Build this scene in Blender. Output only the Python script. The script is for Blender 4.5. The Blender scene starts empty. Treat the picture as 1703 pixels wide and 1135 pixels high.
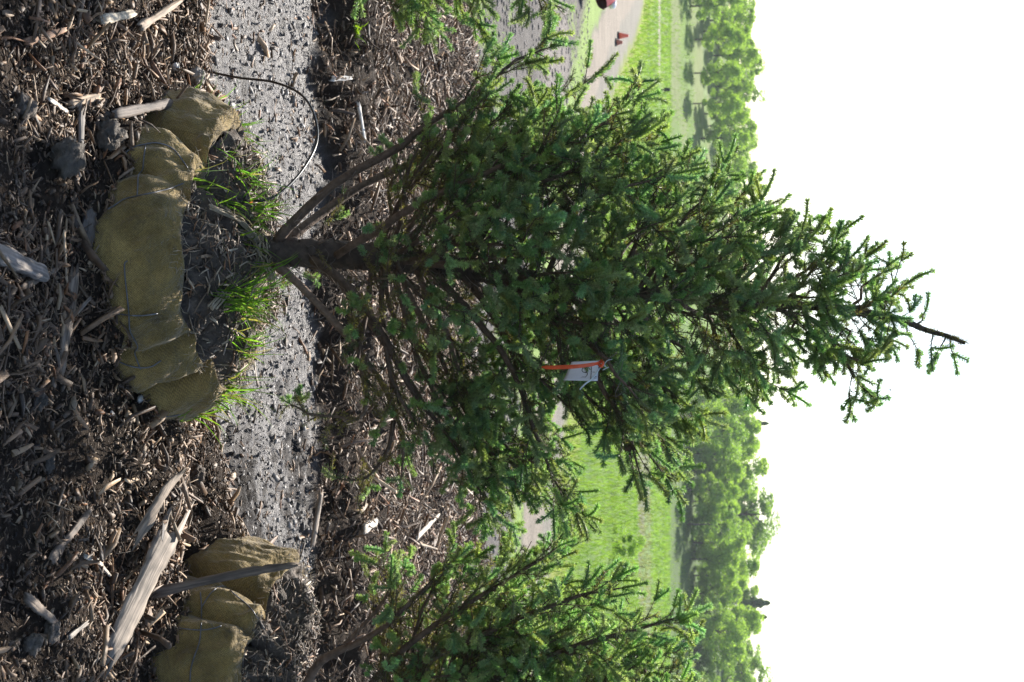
import bpy, math, random
import numpy as np
from mathutils import Vector, Matrix
from mathutils.bvhtree import BVHTree

SC = bpy.context.scene
COL = SC.collection
R = math.radians
RNG = np.random.default_rng(7)
random.seed(7)

# ------------------------------------------------------------------ camera
# The photograph lies on its side: up in the world is to the right in the picture.
CAM_Z = 1.65
PITCH = R(6.49)
FPX = 2536.0
cam_d = bpy.data.cameras.new("camera")
cam = bpy.data.objects.new("camera", cam_d)
COL.objects.link(cam)
fwd = Vector((0, math.cos(PITCH), -math.sin(PITCH)))
upv = Vector((0, math.sin(PITCH), math.cos(PITCH)))
rgt = Vector((1, 0, 0))
m3 = Matrix((upv, -rgt, -fwd)).transposed()
cam.matrix_world = Matrix.Translation((0, 0, CAM_Z)) @ m3.to_4x4()
cam_d.sensor_width = 36.0
cam_d.lens = 36.0 * FPX / 1703.0
cam_d.clip_start = 0.05
cam_d.clip_end = 6000.0
cam_d.dof.use_dof = True
cam_d.dof.focus_distance = 4.35
cam_d.dof.aperture_fstop = 10.0
SC.camera = cam

# ------------------------------------------------------------------ light
SUN_EL = R(42.0)
SUN_AZ = R(-11.5)            # left of straight ahead: the sun stands behind the tree
w = bpy.data.worlds.new("World")
SC.world = w
w.use_nodes = True
nt = w.node_tree
nt.nodes.clear()
wo = nt.nodes.new("ShaderNodeOutputWorld")
wb = nt.nodes.new("ShaderNodeBackground")
sk = nt.nodes.new("ShaderNodeTexSky")
sk.sky_type = 'NISHITA'
sk.sun_disc = False
sk.sun_elevation = SUN_EL
sk.sun_rotation = SUN_AZ
sk.altitude = 100
sk.air_density = 1.0
sk.dust_density = 1.0
sk.ozone_density = 1.0
wb.inputs[1].default_value = 0.10
nt.links.new(sk.outputs[0], wb.inputs[0])
nt.links.new(wb.outputs[0], wo.inputs[0])
sun_d = bpy.data.lights.new("sun", 'SUN')
sun_d.energy = 5.0
sun_d.angle = R(0.53)
sun_d.color = (1.0, 0.95, 0.87)
sun = bpy.data.objects.new("sun", sun_d)
COL.objects.link(sun)
to_sun = Vector((math.sin(SUN_AZ) * math.cos(SUN_EL), math.cos(SUN_AZ) * math.cos(SUN_EL), math.sin(SUN_EL)))
sun.rotation_euler = (-to_sun).to_track_quat('-Z', 'Y').to_euler()
sun.location = (-4, 20, 18)
SC.view_settings.view_transform = 'Standard'
SC.view_settings.look = 'None'
SC.view_settings.gamma = 1.0
SC.view_settings.exposure = 1.2

# ------------------------------------------------------------------ helpers
def at(px, py, Y):
    """world point at depth Y seen at photo pixel (px, py)"""
    v = (px - 851.5) / FPX
    u = (py - 567.5) / FPX
    t = Y / (math.cos(PITCH) + v * math.sin(PITCH))
    return np.array((t * u, Y, CAM_Z + t * (v * math.cos(PITCH) - math.sin(PITCH))))

def hash2(ix, iy, s):
    h = (ix.astype(np.int64) * 374761393 + iy.astype(np.int64) * 668265263 + s * 1442695041) & 0xFFFFFFFF
    h = ((h ^ (h >> 13)) * 1274126177) & 0xFFFFFFFF
    return ((h ^ (h >> 16)) & 0xFFFF) / 65535.0

def vnoise(x, y, s=0):
    x = np.asarray(x, float); y = np.asarray(y, float)
    ix = np.floor(x); iy = np.floor(y)
    fx = x - ix; fy = y - iy
    fx = fx * fx * (3 - 2 * fx); fy = fy * fy * (3 - 2 * fy)
    a = hash2(ix, iy, s); b = hash2(ix + 1, iy, s); c = hash2(ix, iy + 1, s); d = hash2(ix + 1, iy + 1, s)
    return (a * (1 - fx) + b * fx) * (1 - fy) + (c * (1 - fx) + d * fx) * fy

def fbm(x, y, s=0, o=4):
    r = 0; a = 0.5; t = 0
    for k in range(o):
        r = r + a * vnoise(x * 2 ** k, y * 2 ** k, s + k * 17); t += a; a *= 0.5
    return r / t

def sst(a, b, x):
    t = np.clip((np.asarray(x, float) - a) / (b - a), 0, 1)
    return t * t * (3 - 2 * t)

def new_mesh(name, V, F, mat, col=None, smooth=False):
    V = np.ascontiguousarray(V, np.float32); F = np.ascontiguousarray(F, np.int32)
    me = bpy.data.meshes.new(name)
    k = F.shape[1]
    me.vertices.add(len(V)); me.vertices.foreach_set("co", V.ravel())
    me.loops.add(F.size); me.loops.foreach_set("vertex_index", F.ravel())
    me.polygons.add(len(F)); me.polygons.foreach_set("loop_start", np.arange(0, F.size, k, dtype=np.int32))
    if smooth:
        me.polygons.foreach_set("use_smooth", np.ones(len(F), bool))
    me.update(calc_edges=True)
    if col is not None:
        c = np.ones((len(V), 4), np.float32); c[:, :3] = col
        at_ = me.color_attributes.new("col", 'FLOAT_COLOR', 'POINT')
        at_.data.foreach_set("color", c.ravel())
    if mat:
        me.materials.append(mat)
    return me

def link(name, me, parent=None, loc=(0, 0, 0)):
    o = bpy.data.objects.new(name, me)
    COL.objects.link(o)
    o.location = loc
    if parent:
        o.parent = parent
    return o

def obj(name, V, F, mat, parent=None, col=None, smooth=False):
    """mesh object; world-space verts, stored relative to its parent's origin"""
    V = np.array(V, float)
    if parent is not None:
        V = V - np.array(parent['_o'])
    return link(name, new_mesh(name, V, F, mat, col, smooth), parent)

def tag(o, label, cat, group=None, kind=None):
    if label: o['label'] = label
    if cat: o['category'] = cat
    if group: o['group'] = group
    if kind: o['kind'] = kind
    return o

def thing(name, label, cat, loc, group=None):
    o = bpy.data.objects.new(name, None)
    COL.objects.link(o)
    o.location = tuple(loc)
    o.empty_display_size = 0.1
    o['_o'] = [float(a) for a in loc]
    return tag(o, label, cat, group)

def structure(o):
    o['kind'] = 'structure'
    return o

def frames(P):
    P = np.asarray(P, float)
    T = np.gradient(P, axis=0)
    T /= np.linalg.norm(T, axis=1)[:, None] + 1e-12
    ref = np.array((0.13, 0.31, 0.94))
    if abs(T[0] @ ref) > 0.9: ref = np.array((1.0, 0.1, 0))
    N = np.cross(T, ref); 
    n = np.linalg.norm(N, axis=1)[:, None]
    N = N / (n + 1e-9)
    B = np.cross(T, N)
    return T, N, B

class Tubes:
    def __init__(s): s.V = []; s.F = []; s.C = []; s.n = 0
    def add(s, P, r, k=5, col=(0.1, 0.07, 0.05), flat=1.0, wob=0.0, cap=True, twist=None):
        P = np.asarray(P, float)
        m = len(P)
        r = np.broadcast_to(np.asarray(r, float), (m,)).copy()
        if cap:
            P = np.vstack([P[:1], P, P[-1:]]); r = np.concatenate([[r[0] * .05], r, [r[-1] * .05]])
            T, N, B = frames(P[1:-1]); 
            N = np.vstack([N[:1], N, N[-1:]]); B = np.vstack([B[:1], B, B[-1:]]); m += 2
        else:
            T, N, B = frames(P)
        a = np.arange(k) * 2 * math.pi / k
        ca = np.cos(a)[None, :, None]; sa = np.sin(a)[None, :, None]
        if twist is not None:
            c, q = math.cos(twist), math.sin(twist); N, B = N * c + B * q, B * c - N * q
        rr = r[:, None, None] * (1 + wob * (RNG.random((m, k, 1)) - .5))
        V = P[:, None, :] + rr * (ca * N[:, None, :] + flat * sa * B[:, None, :])
        i = np.arange(m - 1)[:, None] * k; j = np.arange(k)[None, :]; j2 = (j + 1) % k
        F = np.stack([i + j, i + j2, i + k + j2, i + k + j], -1).reshape(-1, 4) + s.n
        s.V.append(V.reshape(-1, 3)); s.F.append(F)
        s.C.append(np.broadcast_to(np.asarray(col, float), (m * k, 3)))
        s.n += m * k
    def build(s, name, mat, parent=None, smooth=True):
        return obj(name, np.vstack(s.V), np.vstack(s.F), mat, parent, np.vstack(s.C), smooth)

def spline(P, n):
    """Catmull-Rom through the control points (any row width)"""
    P = np.asarray(P, float)
    if len(P) == 2:
        t = np.linspace(0, 1, n)[:, None]; return P[0] * (1 - t) + P[1] * t
    Q = np.vstack([2 * P[0] - P[1], P, 2 * P[-1] - P[-2]])
    out = []
    for t in np.linspace(0, len(P) - 1 - 1e-6, n):
        i = int(t); f = t - i
        a, b, c, d = Q[i], Q[i + 1], Q[i + 2], Q[i + 3]
        out.append(.5 * (2 * b + (c - a) * f + (2 * a - 5 * b + 4 * c - d) * f * f + (3 * b - a - 3 * c + d) * f ** 3))
    return np.array(out)

# ------------------------------------------------------------------ materials
def mat(name, build):
    m = bpy.data.materials.new(name)
    m.use_nodes = True
    t = m.node_tree
    t.nodes.clear()
    out = t.nodes.new("ShaderNodeOutputMaterial")
    N = lambda kind, **kw: _node(t, kind, kw)
    L = lambda a, b: t.links.new(a, b)
    L(build(N, L), out.inputs[0])
    return m

def _node(t, kind, kw):
    n = t.nodes.new("ShaderNode" + kind)
    for k, v in kw.items():
        if k.startswith("i_"):
            n.inputs[k[2:].replace("_", " ")].default_value = v
        else:
            setattr(n, k, v)
    return n

def noise(N, L, scale, detail=4, rough=.6, coord='Object', dist=0.0):
    tc = N("TexCoord"); n = N("TexNoise")
    n.inputs["Scale"].default_value = scale; n.inputs["Detail"].default_value = detail
    n.inputs["Roughness"].default_value = rough; n.inputs["Distortion"].default_value = dist
    L(tc.outputs[coord], n.inputs["Vector"])
    return n.outputs["Fac"]

def mulv(N, L, col, fac, lo, hi):
    """colour * remap(fac)"""
    mr = N("MapRange"); mr.inputs[3].default_value = lo; mr.inputs[4].default_value = hi
    mr.inputs[1].default_value = .3; mr.inputs[2].default_value = .7
    L(fac, mr.inputs[0])
    mx = N("VectorMath", operation='SCALE')
    L(col, mx.inputs[0]); L(mr.outputs[0], mx.inputs["Scale"])
    return mx.outputs[0]

def vcol_mat(name, rough=.7, nscale=60, lo=.7, hi=1.3, bump=0.0, bscale=120, spec=.4, transl=0.0, tcol=(1.2, 1.35, .55), bdist=.003):
    def b(N, L):
        a = N("Attribute", attribute_name="col")
        c = mulv(N, L, a.outputs["Color"], noise(N, L, nscale), lo, hi)
        p = N("BsdfPrincipled"); p.inputs["Roughness"].default_value = rough
        p.inputs["Specular IOR Level"].default_value = spec
        L(c, p.inputs["Base Color"])
        if bump:
            bm = N("Bump"); bm.inputs["Strength"].default_value = bump; bm.inputs["Distance"].default_value = bdist
            L(noise(N, L, bscale, 5), bm.inputs["Height"]); L(bm.outputs[0], p.inputs["Normal"])
        if not transl: return p.outputs[0]
        tr = N("BsdfTranslucent")
        tm = N("VectorMath", operation='MULTIPLY'); tm.inputs[1].default_value = tcol
        L(c, tm.inputs[0]); L(tm.outputs[0], tr.inputs[0])
        mx = N("MixShader"); mx.inputs[0].default_value = transl
        L(p.outputs[0], mx.inputs[1]); L(tr.outputs[0], mx.inputs[2])
        return mx.outputs[0]
    return mat(name, b)

def flat_mat(name, col, rough=.6, metal=0.0, nscale=40, lo=.8, hi=1.2, spec=.5):
    def b(N, L):
        rgb = N("RGB"); rgb.outputs[0].default_value = (*col, 1)
        c = mulv(N, L, rgb.outputs[0], noise(N, L, nscale), lo, hi)
        p = N("BsdfPrincipled"); p.inputs["Roughness"].default_value = rough; p.inputs["Metallic"].default_value = metal
        p.inputs["Specular IOR Level"].default_value = spec
        L(c, p.inputs["Base Color"])
        return p.outputs[0]
    return mat(name, b)

M_NEEDLE = vcol_mat("needles", rough=.5, nscale=9, lo=.8, hi=1.2, transl=.46, spec=.4, tcol=(1.2, 1.35, .75))
M_BARK = vcol_mat("bark", rough=.85, nscale=45, lo=.55, hi=1.5, bump=.9, bscale=90, bdist=.006)
M_CHIP = vcol_mat("wood chips", rough=.62, nscale=55, lo=.6, hi=1.35, bump=.5, bscale=160, spec=.5)
M_GRASS = vcol_mat("grass blades", rough=.6, spec=.18, nscale=14, lo=.85, hi=1.15, transl=.5, tcol=(1.3, 1.45, .5))
M_LEAF = vcol_mat("broad leaves", rough=.55, spec=.3, nscale=.6, lo=.75, hi=1.25, transl=.5, tcol=(1.3, 1.35, .5))
M_CLOD = vcol_mat("soil clods", rough=.75, nscale=35, lo=.6, hi=1.3, bump=1.0, bscale=70, bdist=.01, spec=.35)
M_WIRE = flat_mat("galvanised wire", (.15, .15, .16), .5, .6)
M_TWINE = flat_mat("jute twine", (.34, .28, .20), .9)
M_RUBBER = flat_mat("black tubing", (.012, .012, .014), .35)
M_PIPE = flat_mat("grey tubing", (.09, .10, .12), .28)
M_PAPER = flat_mat("tag paper", (.72, .72, .76), .6, lo=.95, hi=1.05)
M_INK = flat_mat("black ink", (.02, .02, .02), .6)
M_RIBBON = flat_mat("orange ribbon", (.72, .10, .03), .4)
M_ORANGE = flat_mat("orange plastic", (.8, .25, .03), .4)
M_TIE = flat_mat("pale twist tie", (.55, .62, .62), .4)

def grain_wood(name):
    """weathered split wood: streaks run along the piece (local X)"""
    def b(N, L):
        a = N("Attribute", attribute_name="col")
        tc = N("TexCoord"); mp = N("Mapping"); mp.inputs["Scale"].default_value = (7, 120, 120)
        L(tc.outputs["Object"], mp.inputs[0])
        n = N("TexNoise"); n.inputs["Scale"].default_value = 1; n.inputs["Detail"].default_value = 6
        L(mp.outputs[0], n.inputs["Vector"])
        c = mulv(N, L, a.outputs["Color"], n.outputs["Fac"], .35, 1.45)
        p = N("BsdfPrincipled"); p.inputs["Roughness"].default_value = .75
        L(c, p.inputs["Base Color"])
        bm = N("Bump"); bm.inputs["Strength"].default_value = .9; bm.inputs["Distance"].default_value = .004
        L(n.outputs["Fac"], bm.inputs["Height"]); L(bm.outputs[0], p.inputs["Normal"])
        return p.outputs[0]
    return mat(name, b)
M_WOOD = grain_wood("split wood")

def burlap_mat():
    def b(N, L):
        tc = N("TexCoord")
        uv = N("Attribute", attribute_name="weave")
        sx = N("SeparateXYZ"); L(uv.outputs["Vector"], sx.inputs[0])
        def wave(sock):
            m_ = N("Math", operation='SINE'); L(sock, m_.inputs[0])
            return m_.outputs[0]
        w1 = wave(sx.outputs[0]); w2 = wave(sx.outputs[1])
        mm = N("Math", operation='MULTIPLY'); L(w1, mm.inputs[0]); L(w2, mm.inputs[1])
        n2 = noise(N, L, 260, 3)
        ad = N("Math", operation='MULTIPLY_ADD'); L(mm.outputs[0], ad.inputs[0]); ad.inputs[1].default_value = .17; L(n2, ad.inputs[2])
        rgb = N("ValToRGB")
        rgb.color_ramp.elements[0].color = (.10, .068, .024, 1); rgb.color_ramp.elements[0].position = .2
        rgb.color_ramp.elements[1].color = (.385, .265, .088, 1); rgb.color_ramp.elements[1].position = .85
        L(ad.outputs[0], rgb.inputs[0])
        c = mulv(N, L, rgb.outputs[0], noise(N, L, 7, 5), .5, 1.35)
        # soil stains with a shape of their own, mud splashed up from below
        st = N("ValToRGB"); st.color_ramp.elements[0].position = .60; st.color_ramp.elements[1].position = .70
        L(noise(N, L, 9, 6, .7), st.inputs[0])
        mx = N("MixRGB"); mx.inputs[2].default_value = (.05, .04, .028, 1)
        ml = N("Math", operation='MULTIPLY'); ml.inputs[1].default_value = .8
        L(st.outputs[0], ml.inputs[0]); L(ml.outputs[0], mx.inputs[0]); L(c, mx.inputs[1])
        p = N("BsdfPrincipled"); p.inputs["Roughness"].default_value = .9; p.inputs["Specular IOR Level"].default_value = .2
        p.inputs["Sheen Weight"].default_value = .25
        L(mx.outputs[0], p.inputs["Base Color"])
        bm = N("Bump"); bm.inputs["Strength"].default_value = .55; bm.inputs["Distance"].default_value = .0022
        L(ad.outputs[0], bm.inputs["Height"])
        bm2 = N("Bump"); bm2.inputs["Strength"].default_value = .8; bm2.inputs["Distance"].default_value = .03
        L(noise(N, L, 15, 5, .6, dist=1.2), bm2.inputs["Height"]); L(bm2.outputs[0], bm.inputs["Normal"])
        L(bm.outputs[0], p.inputs["Normal"])
        return p.outputs[0]
    return mat("burlap", b)
M_BURLAP = burlap_mat()

def ground_mat():
    def b(N, L):
        a = N("Attribute", attribute_name="col")
        ro = N("Attribute", attribute_name="wet")
        c = mulv(N, L, a.outputs["Color"], noise(N, L, 34, 6, .7), .62, 1.4)
        c = mulv(N, L, c, noise(N, L, 1.3, 4), .85, 1.15)
        p = N("BsdfPrincipled")
        L(c, p.inputs["Base Color"]); L(ro.outputs["Fac"], p.inputs["Roughness"])
        sp = N("MapRange"); sp.inputs[1].default_value = .5; sp.inputs[2].default_value = .8; sp.inputs[3].default_value = .35; sp.inputs[4].default_value = .08
        L(ro.outputs["Fac"], sp.inputs[0]); L(sp.outputs[0], p.inputs["Specular IOR Level"])
        bm = N("Bump"); bm.inputs["Strength"].default_value = 1.0; bm.inputs["Distance"].default_value = .022
        L(noise(N, L, 55, 7, .75), bm.inputs["Height"]); L(bm.outputs[0], p.inputs["Normal"])
        return p.outputs[0]
    return mat("ground", b)
M_GROUND = ground_mat()

# ------------------------------------------------------------------ ground
def edge_front(x):       # front mulch bed ends here
    return 5.08 + .10 * sst(.1, .8, x) + .10 * (fbm(x * 2.3, x * 0 + 3, 5) - .5) + .30 * (fbm(x * 6, x * 0 + 1, 6) - .5)
def edge_back(x):        # rear mulch bed starts here
    return 6.72 + .25 * (fbm(x * 1.7, x * 0 + 8, 9) - .5) + .45 * (fbm(x * 5, x * 0 + 2, 11) - .5) - .10 * sst(.2, 1.0, x)
def edge_rear(x):
    return 11.5 + .9 * (fbm(x * .8, x * 0 + 4, 21) - .5)

# gravel road centre line (x, y, half width)
ROAD = [(14, 10.5, 1.1), (2.2, 16.3, .75), (-.8, 20.5, .8), (-4.9, 27.6, .62), (-7.7, 35.5, .6), (-13, 52, 1.2), (-30, 95, 2)]
def road_dist(x, y):
    d = np.full(np.shape(x), 1e9); side = np.zeros(np.shape(x)); wd = np.ones(np.shape(x))
    for (ax, ay, aw), (bx, by, bw) in zip(ROAD, ROAD[1:]):
        ex, ey = bx - ax, by - ay; l2 = ex * ex + ey * ey
        t = np.clip(((x - ax) * ex + (y - ay) * ey) / l2, 0, 1)
        dx = x - ax - t * ex; dy = y - ay - t * ey
        q = np.hypot(dx, dy); s = np.sign(ex * dy - ey * dx)
        m = q < d
        d = np.where(m, q, d); side = np.where(m, s, side); wd = np.where(m, aw + t * (bw - aw), wd)
    return d, side, wd            # side < 0: beyond the road (towards the meadow)

def hill(x, y):
    r = y + .02 * x
    z = .45 * sst(40, 118, r)
    t = np.clip(r - 118, 0, 34)
    z = z + t * .16 - .10 * np.exp(-((r - 118) / 3.0) ** 2)
    z = z + .015 * np.clip(r - 152, 0, 400)
    return z + .25 * (fbm(x * .05, y * .05, 31) - .5) * sst(30, 60, r)

def zones(x, y):
    j = .40 * (fbm(x * 4, y * 4, 41) - .5)
    front = 1 - sst(-.05, .05, y + j - edge_front(x))
    back = sst(-.06, .06, y + j - edge_back(x)) * (1 - sst(-.3, .3, y + 3 * j - edge_rear(x)))
    gravel = np.clip(sst(-.05, .05, y + j - edge_front(x)) * (1 - sst(-.06, .06, y + j - edge_back(x))), 0, 1)
    return front, gravel, back

def hg(x, y):
    x = np.asarray(x, float); y = np.asarray(y, float)
    f, g, b = zones(x, y)
    n1 = fbm(x * 3.1, y * 3.1, 1, 4) - .5
    n2 = fbm(x * 11, y * 11, 2, 3) - .5
    z = hill(x, y)
    # front bed, heaped beside the balls
    z = z + f * (.11 * n1 + .05 * n2 + .02)
    z = z + f * .10 * np.exp(-(((x - .47) / .2) ** 2 + ((y - 4.42) / .26) ** 2))
    z = z + f * .05 * np.exp(-(((x + .75) / .4) ** 2 + ((y - 4.7) / .25) ** 2))
    z = z + f * .07 * np.exp(-(((y - edge_front(x) + .18) / .14) ** 2)) * sst(.1, .6, x)
    for bx, by in ((-.245, 4.56), (1.16, 5.0)):
        rr_ = np.hypot(x - bx, y - by)
        z = z + f * .065 * np.exp(-((rr_ - .50) / .06) ** 2) * sst(.35, .62, fbm(x * 5, y * 5, 151))
    # bare strip: lumpy mud
    clump = fbm(x * 30, y * 34, 3, 4) - .5
    pit = sst(.62, .76, fbm(x * 10, y * 17, 4, 4)) * sst(-.3, .6, x)
    z = z + g * (-.02 + .05 * n1 + .045 * clump - .022 * pit)
    # rear bed: heaped with a steep front edge
    e = y - edge_back(x)
    z = z + b * (.15 * sst(-.02, .35, e) * (1 - .6 * sst(1.5, 4.5, e)) + .17 * n1 + .07 * n2)
    far = sst(11, 13, y)
    z = z + far * (1 - sst(60, 120, y)) * .05 * (fbm(x * 1.3, y * 1.3, 51) - .5)
    return z

def ray_ground(px, py, lift=0.0):
    a = at(px, py, 1.0); c = np.array((0, 0, CAM_Z)); d = a - c
    lo = 2.0
    for i in range(2600):
        t = 2.0 + i * .01
        p = c + d * t
        if p[2] < hg(p[0], p[1]) + lift: break
    return p

def build_ground():
    ys = np.concatenate([np.linspace(-30, 2.6, 14), np.arange(2.75, 5.0, .03), np.arange(5.0, 7.6, .0135), np.arange(7.6, 12, .035),
                         12 * 1.014 ** np.arange(1, 330), [1300, 1800, 2600, 4000]])
    s = np.linspace(-1, 1, 520)
    s = np.sign(s) * (np.abs(s) * .42 + .58 * np.abs(s) ** 3.2)
    Y, S = np.meshgrid(ys, s, indexing='ij')
    X = S * (5.5 + .75 * np.abs(Y))
    Z = hg(X, Y)
    V = np.stack([X, Y, Z], -1).reshape(-1, 3)
    nr, nc = Y.shape
    i = np.arange(nr - 1)[:, None] * nc; j = np.arange(nc - 1)[None]
    F = np.stack([i + j, i + j + 1, i + nc + j + 1, i + nc + j], -1).reshape(-1, 4)
    x, y = X.ravel(), Y.ravel()
    f, g, b = zones(x, y)
    n = fbm(x * .9, y * .9, 61); nf = fbm(x * 12, y * 12, 62, 3); ns = fbm(x * .12, y * .35, 63)
    C = np.zeros((len(x), 3)); wet = np.full(len(x), .85)
    def put(c, wgt, rough=.85):
        nonlocal C, wet
        wgt = np.clip(wgt, 0, 1)[:, None]
        C = C * (1 - wgt) + np.asarray(c) * wgt
        wet = wet * (1 - wgt[:, 0]) + rough * wgt[:, 0]
    put((.075, .068, .06), np.ones(len(x)))
    soil = np.array((.050, .036, .026))
    put(soil, np.maximum(f, b), .8)
    pit = sst(.62, .76, fbm(x * 10, y * 17, 4, 4)) * sst(-.3, .6, x)
    put((.10, .088, .081), g, .48)
    put((.205, .188, .178), g * sst(.45, .65, nf) * (1 - pit) * (.35 + .65 * sst(.35, .6, n)), .5)
    put((.035, .03, .026), g * pit * .9, .7)
    dk = sst(.47, .55, fbm(x * 3.2, y * 5.5, 171, 5)) * sst(.15, .5, x + .4 * (n - .5))
    put((.030, .024, .020), g * dk * .85, .75)
    # bare plot behind the rear bed, weeds in it
    far = sst(-.3, .3, y - edge_rear(x))
    put((.13, .118, .108), far, .9)
    put((.17, .22, .07), far * sst(.58, .7, n) * sst(.45, .6, nf), .8)
    d, side, wd = road_dist(x, y)
    dj = d + .5 * (fbm(x * .8, y * .8, 71) - .5)
    # a pale track across the plot
    tr = y + .10 * x + 1.0 * (fbm(x * .5, y * .5, 77) - .5)
    put((.22, .195, .175), far * sst(17.0, 17.8, tr) * (1 - sst(20.5, 21.5, tr)) * .85, .9)
    put((.16, .21, .08), far * sst(18.0, 18.6, tr) * (1 - sst(18.6, 19.3, tr)) * sst(.4, .6, n) * .6, .9)
    ver = sst(wd * .9, wd * 1.3, dj) * (1 - sst(wd * 1.3 + .6, wd * 1.3 + 1.1, dj)) * far
    put((.20, .30, .055), ver * (side > 0) * .8, .8)
    beyond = far * (side < 0) * sst(wd + .8, wd + 1.4, dj)
    mead = np.stack([.115 + .06 * (ns - .5), .185 + .08 * (ns - .5), .035 + .02 * (n - .5)], -1)
    put((.20, .185, .155), far * (side < 0) * (1 - beyond) , .9)
    wgt = np.clip(beyond, 0, 1)[:, None]
    C = C * (1 - wgt) + mead * wgt
    put((.22, .24, .045), beyond * (1 - sst(wd + 2.4, wd + 3.4, dj)) * .8, .85)
    put((.25, .215, .175), (1 - sst(wd * .85, wd * 1.1, dj)) * far, .9)
    # sandy line through the meadow, heather grey patch on the right, rough pasture on the slope
    sl = y - 82 - .05 * x
    put((.27, .235, .20), sst(-2.6, -1.8, sl) * (1 - sst(1.8, 2.8, sl)) * (1 - sst(-13.2, -11.8, x + .02 * y)), .9)
    hp = sst(50, 53, y + 8 * (ns - .5)) * (1 - sst(64, 70, y + 8 * (ns - .5))) * sst(.045, .075, x / np.maximum(y, 1))
    put((.155, .145, .115), hp * sst(.30, .55, fbm(x * .35, y * .35, 81)) * .8, .85)
    up = sst(85, 95, y) * (1 - sst(-9, 0, x))
    put((.15, .175, .06), up * sst(.4, .6, fbm(x * .08, y * .5, 83)) * .8, .85)
    put((.07, .115, .03), sst(117, 120, y) * sst(0, 6, x), .85)
    me = new_mesh("ground", V, F, M_GROUND, C, True)
    a_ = me.attributes.new("wet", 'FLOAT', 'POINT'); a_.data.foreach_set("value", wet.astype(np.float32))
    structure(link("ground", me))
build_ground()

# ------------------------------------------------------------------ mulch
CHIP_COLS = np.array([(.22, .150, .098), (.165, .112, .074), (.11, .076, .052), (.28, .21, .145), (.42, .34, .255), (.068, .047, .034), (.22, .115, .06), (.18, .145, .12)])
def chips(n, x0, x1, y0, y1, zone, Lm, sig, wr, seed, lift=0.012, tilt=.35, keep=None, cmul=1.0):
    r = np.random.default_rng(seed)
    x = r.uniform(x0, x1, n); y = r.uniform(y0, y1, n)
    z = zones(x, y)[zone]
    ok = r.random(n) < z
    ok &= np.abs(x) < .32 * y + .6
    if keep is not None: ok &= keep(x, y)
    x, y = x[ok], y[ok]; n = len(x)
    ln = np.clip(Lm * np.exp(sig * r.standard_normal(n)), .006, .24)
    wd = np.clip(ln * r.uniform(wr[0], wr[1], n), .0022, .02)
    th = wd * r.uniform(.15, .7, n)
    az = r.uniform(0, 2 * math.pi, n); el = r.normal(0, tilt, n)
    T = np.stack([np.cos(az) * np.cos(el), np.sin(az) * np.cos(el), np.sin(el)], -1)
    U = r.standard_normal((n, 3)); U -= (U * T).sum(1)[:, None] * T; U /= np.linalg.norm(U, axis=1)[:, None]
    W = np.cross(T, U)
    c = np.stack([x, y, hg(x, y) + lift * r.random(n) + .3 * th + np.abs(np.sin(el)) * ln * .38], -1)
    bend = r.normal(0, .055, (n, 1)) * ln[:, None] * U + r.normal(0, .055, (n, 1)) * ln[:, None] * W
    V = []
    for k, s in enumerate((-.5, -.05, .5)):
        tp = r.uniform(.3, 1.15, (n, 1)) if k != 1 else r.uniform(.75, 1.1, (n, 1))
        cc = c + T * (ln * s)[:, None] + (bend if k == 1 else 0)
        for a, b in ((-1, -1), (1, -1), (1, 1), (-1, 1)):
            V.append(cc + U * wd[:, None] * .5 * a * tp * r.uniform(.7, 1.3, (n, 1)) + W * th[:, None] * .5 * b * tp + T * ln[:, None] * r.uniform(-.07, .07, (n, 1)) * (k != 1))
    V = np.stack(V, 1)                                  # n,12,3
    f = []
    for k in (0, 1):
        for j in range(4):
            f.append((k * 4 + j, k * 4 + (j + 1) % 4, k * 4 + 4 + (j + 1) % 4, k * 4 + 4 + j))
    f += [(3, 2, 1, 0), (8, 9, 10, 11)]
    F = (np.arange(n)[:, None, None] * 12 + np.array(f)[None]).reshape(-1, 4)
    ci = r.choice(len(CHIP_COLS), n, p=[.2, .2, .2, .14, .07, .11, .05, .03])
    C = CHIP_COLS[ci] * r.uniform(.5, 1.35, (n, 1)) * cmul * (1.0, .88, .74)
    return V.reshape(-1, 3), F, np.repeat(C, 12, 0)

def merge(parts):
    V, F, C, o = [], [], [], 0
    for v, f, c in parts:
        V.append(v); F.append(f + o); C.append(c); o += len(v)
    return np.vstack(V), np.vstack(F), np.vstack(C)

BALL_C = np.array((-.245, 4.56)); BALL2_C = np.array((1.16, 5.0))
def off_ball(x, y):
    return (np.hypot(x - BALL_C[0], y - BALL_C[1]) > .43) & (np.hypot(x - BALL2_C[0], y - BALL2_C[1]) > .43)
def fine_zone(x, y):     # crumbly dark soil right of the middle
    return off_ball(x, y) & (np.exp(-(((x - .28) / .3) ** 2 + ((y - 3.95) / .45) ** 2)) < RNG.random(len(x)) + .12) & (sst(.34, .52, fbm(x * 2.6, y * 2.6, 140, 4)) > RNG.random(len(x)) * .8)
V, F, C = merge([chips(62000, -2.1, 2.2, 3.1, 5.3, 0, .017, .6, (.07, .28), 1, keep=fine_zone),
                 chips(5200, -2.1, 2.2, 3.1, 5.25, 0, .050, .5, (.04, .13), 2, lift=.02, keep=fine_zone),
                 chips(40000, -1.8, 1.9, 3.2, 5.3, 0, .011, .5, (.1, .6), 3, cmul=.6, keep=off_ball),
                 chips(420, -2.1, 2.2, 3.1, 5.2, 0, .088, .3, (.06, .16), 4, lift=.03, keep=fine_zone)])
tag(obj("wood_mulch", V, F, M_CHIP, None, C), "brown and grey shredded wood chips heaped around the burlap balls", "wood chips", kind='stuff')
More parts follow.
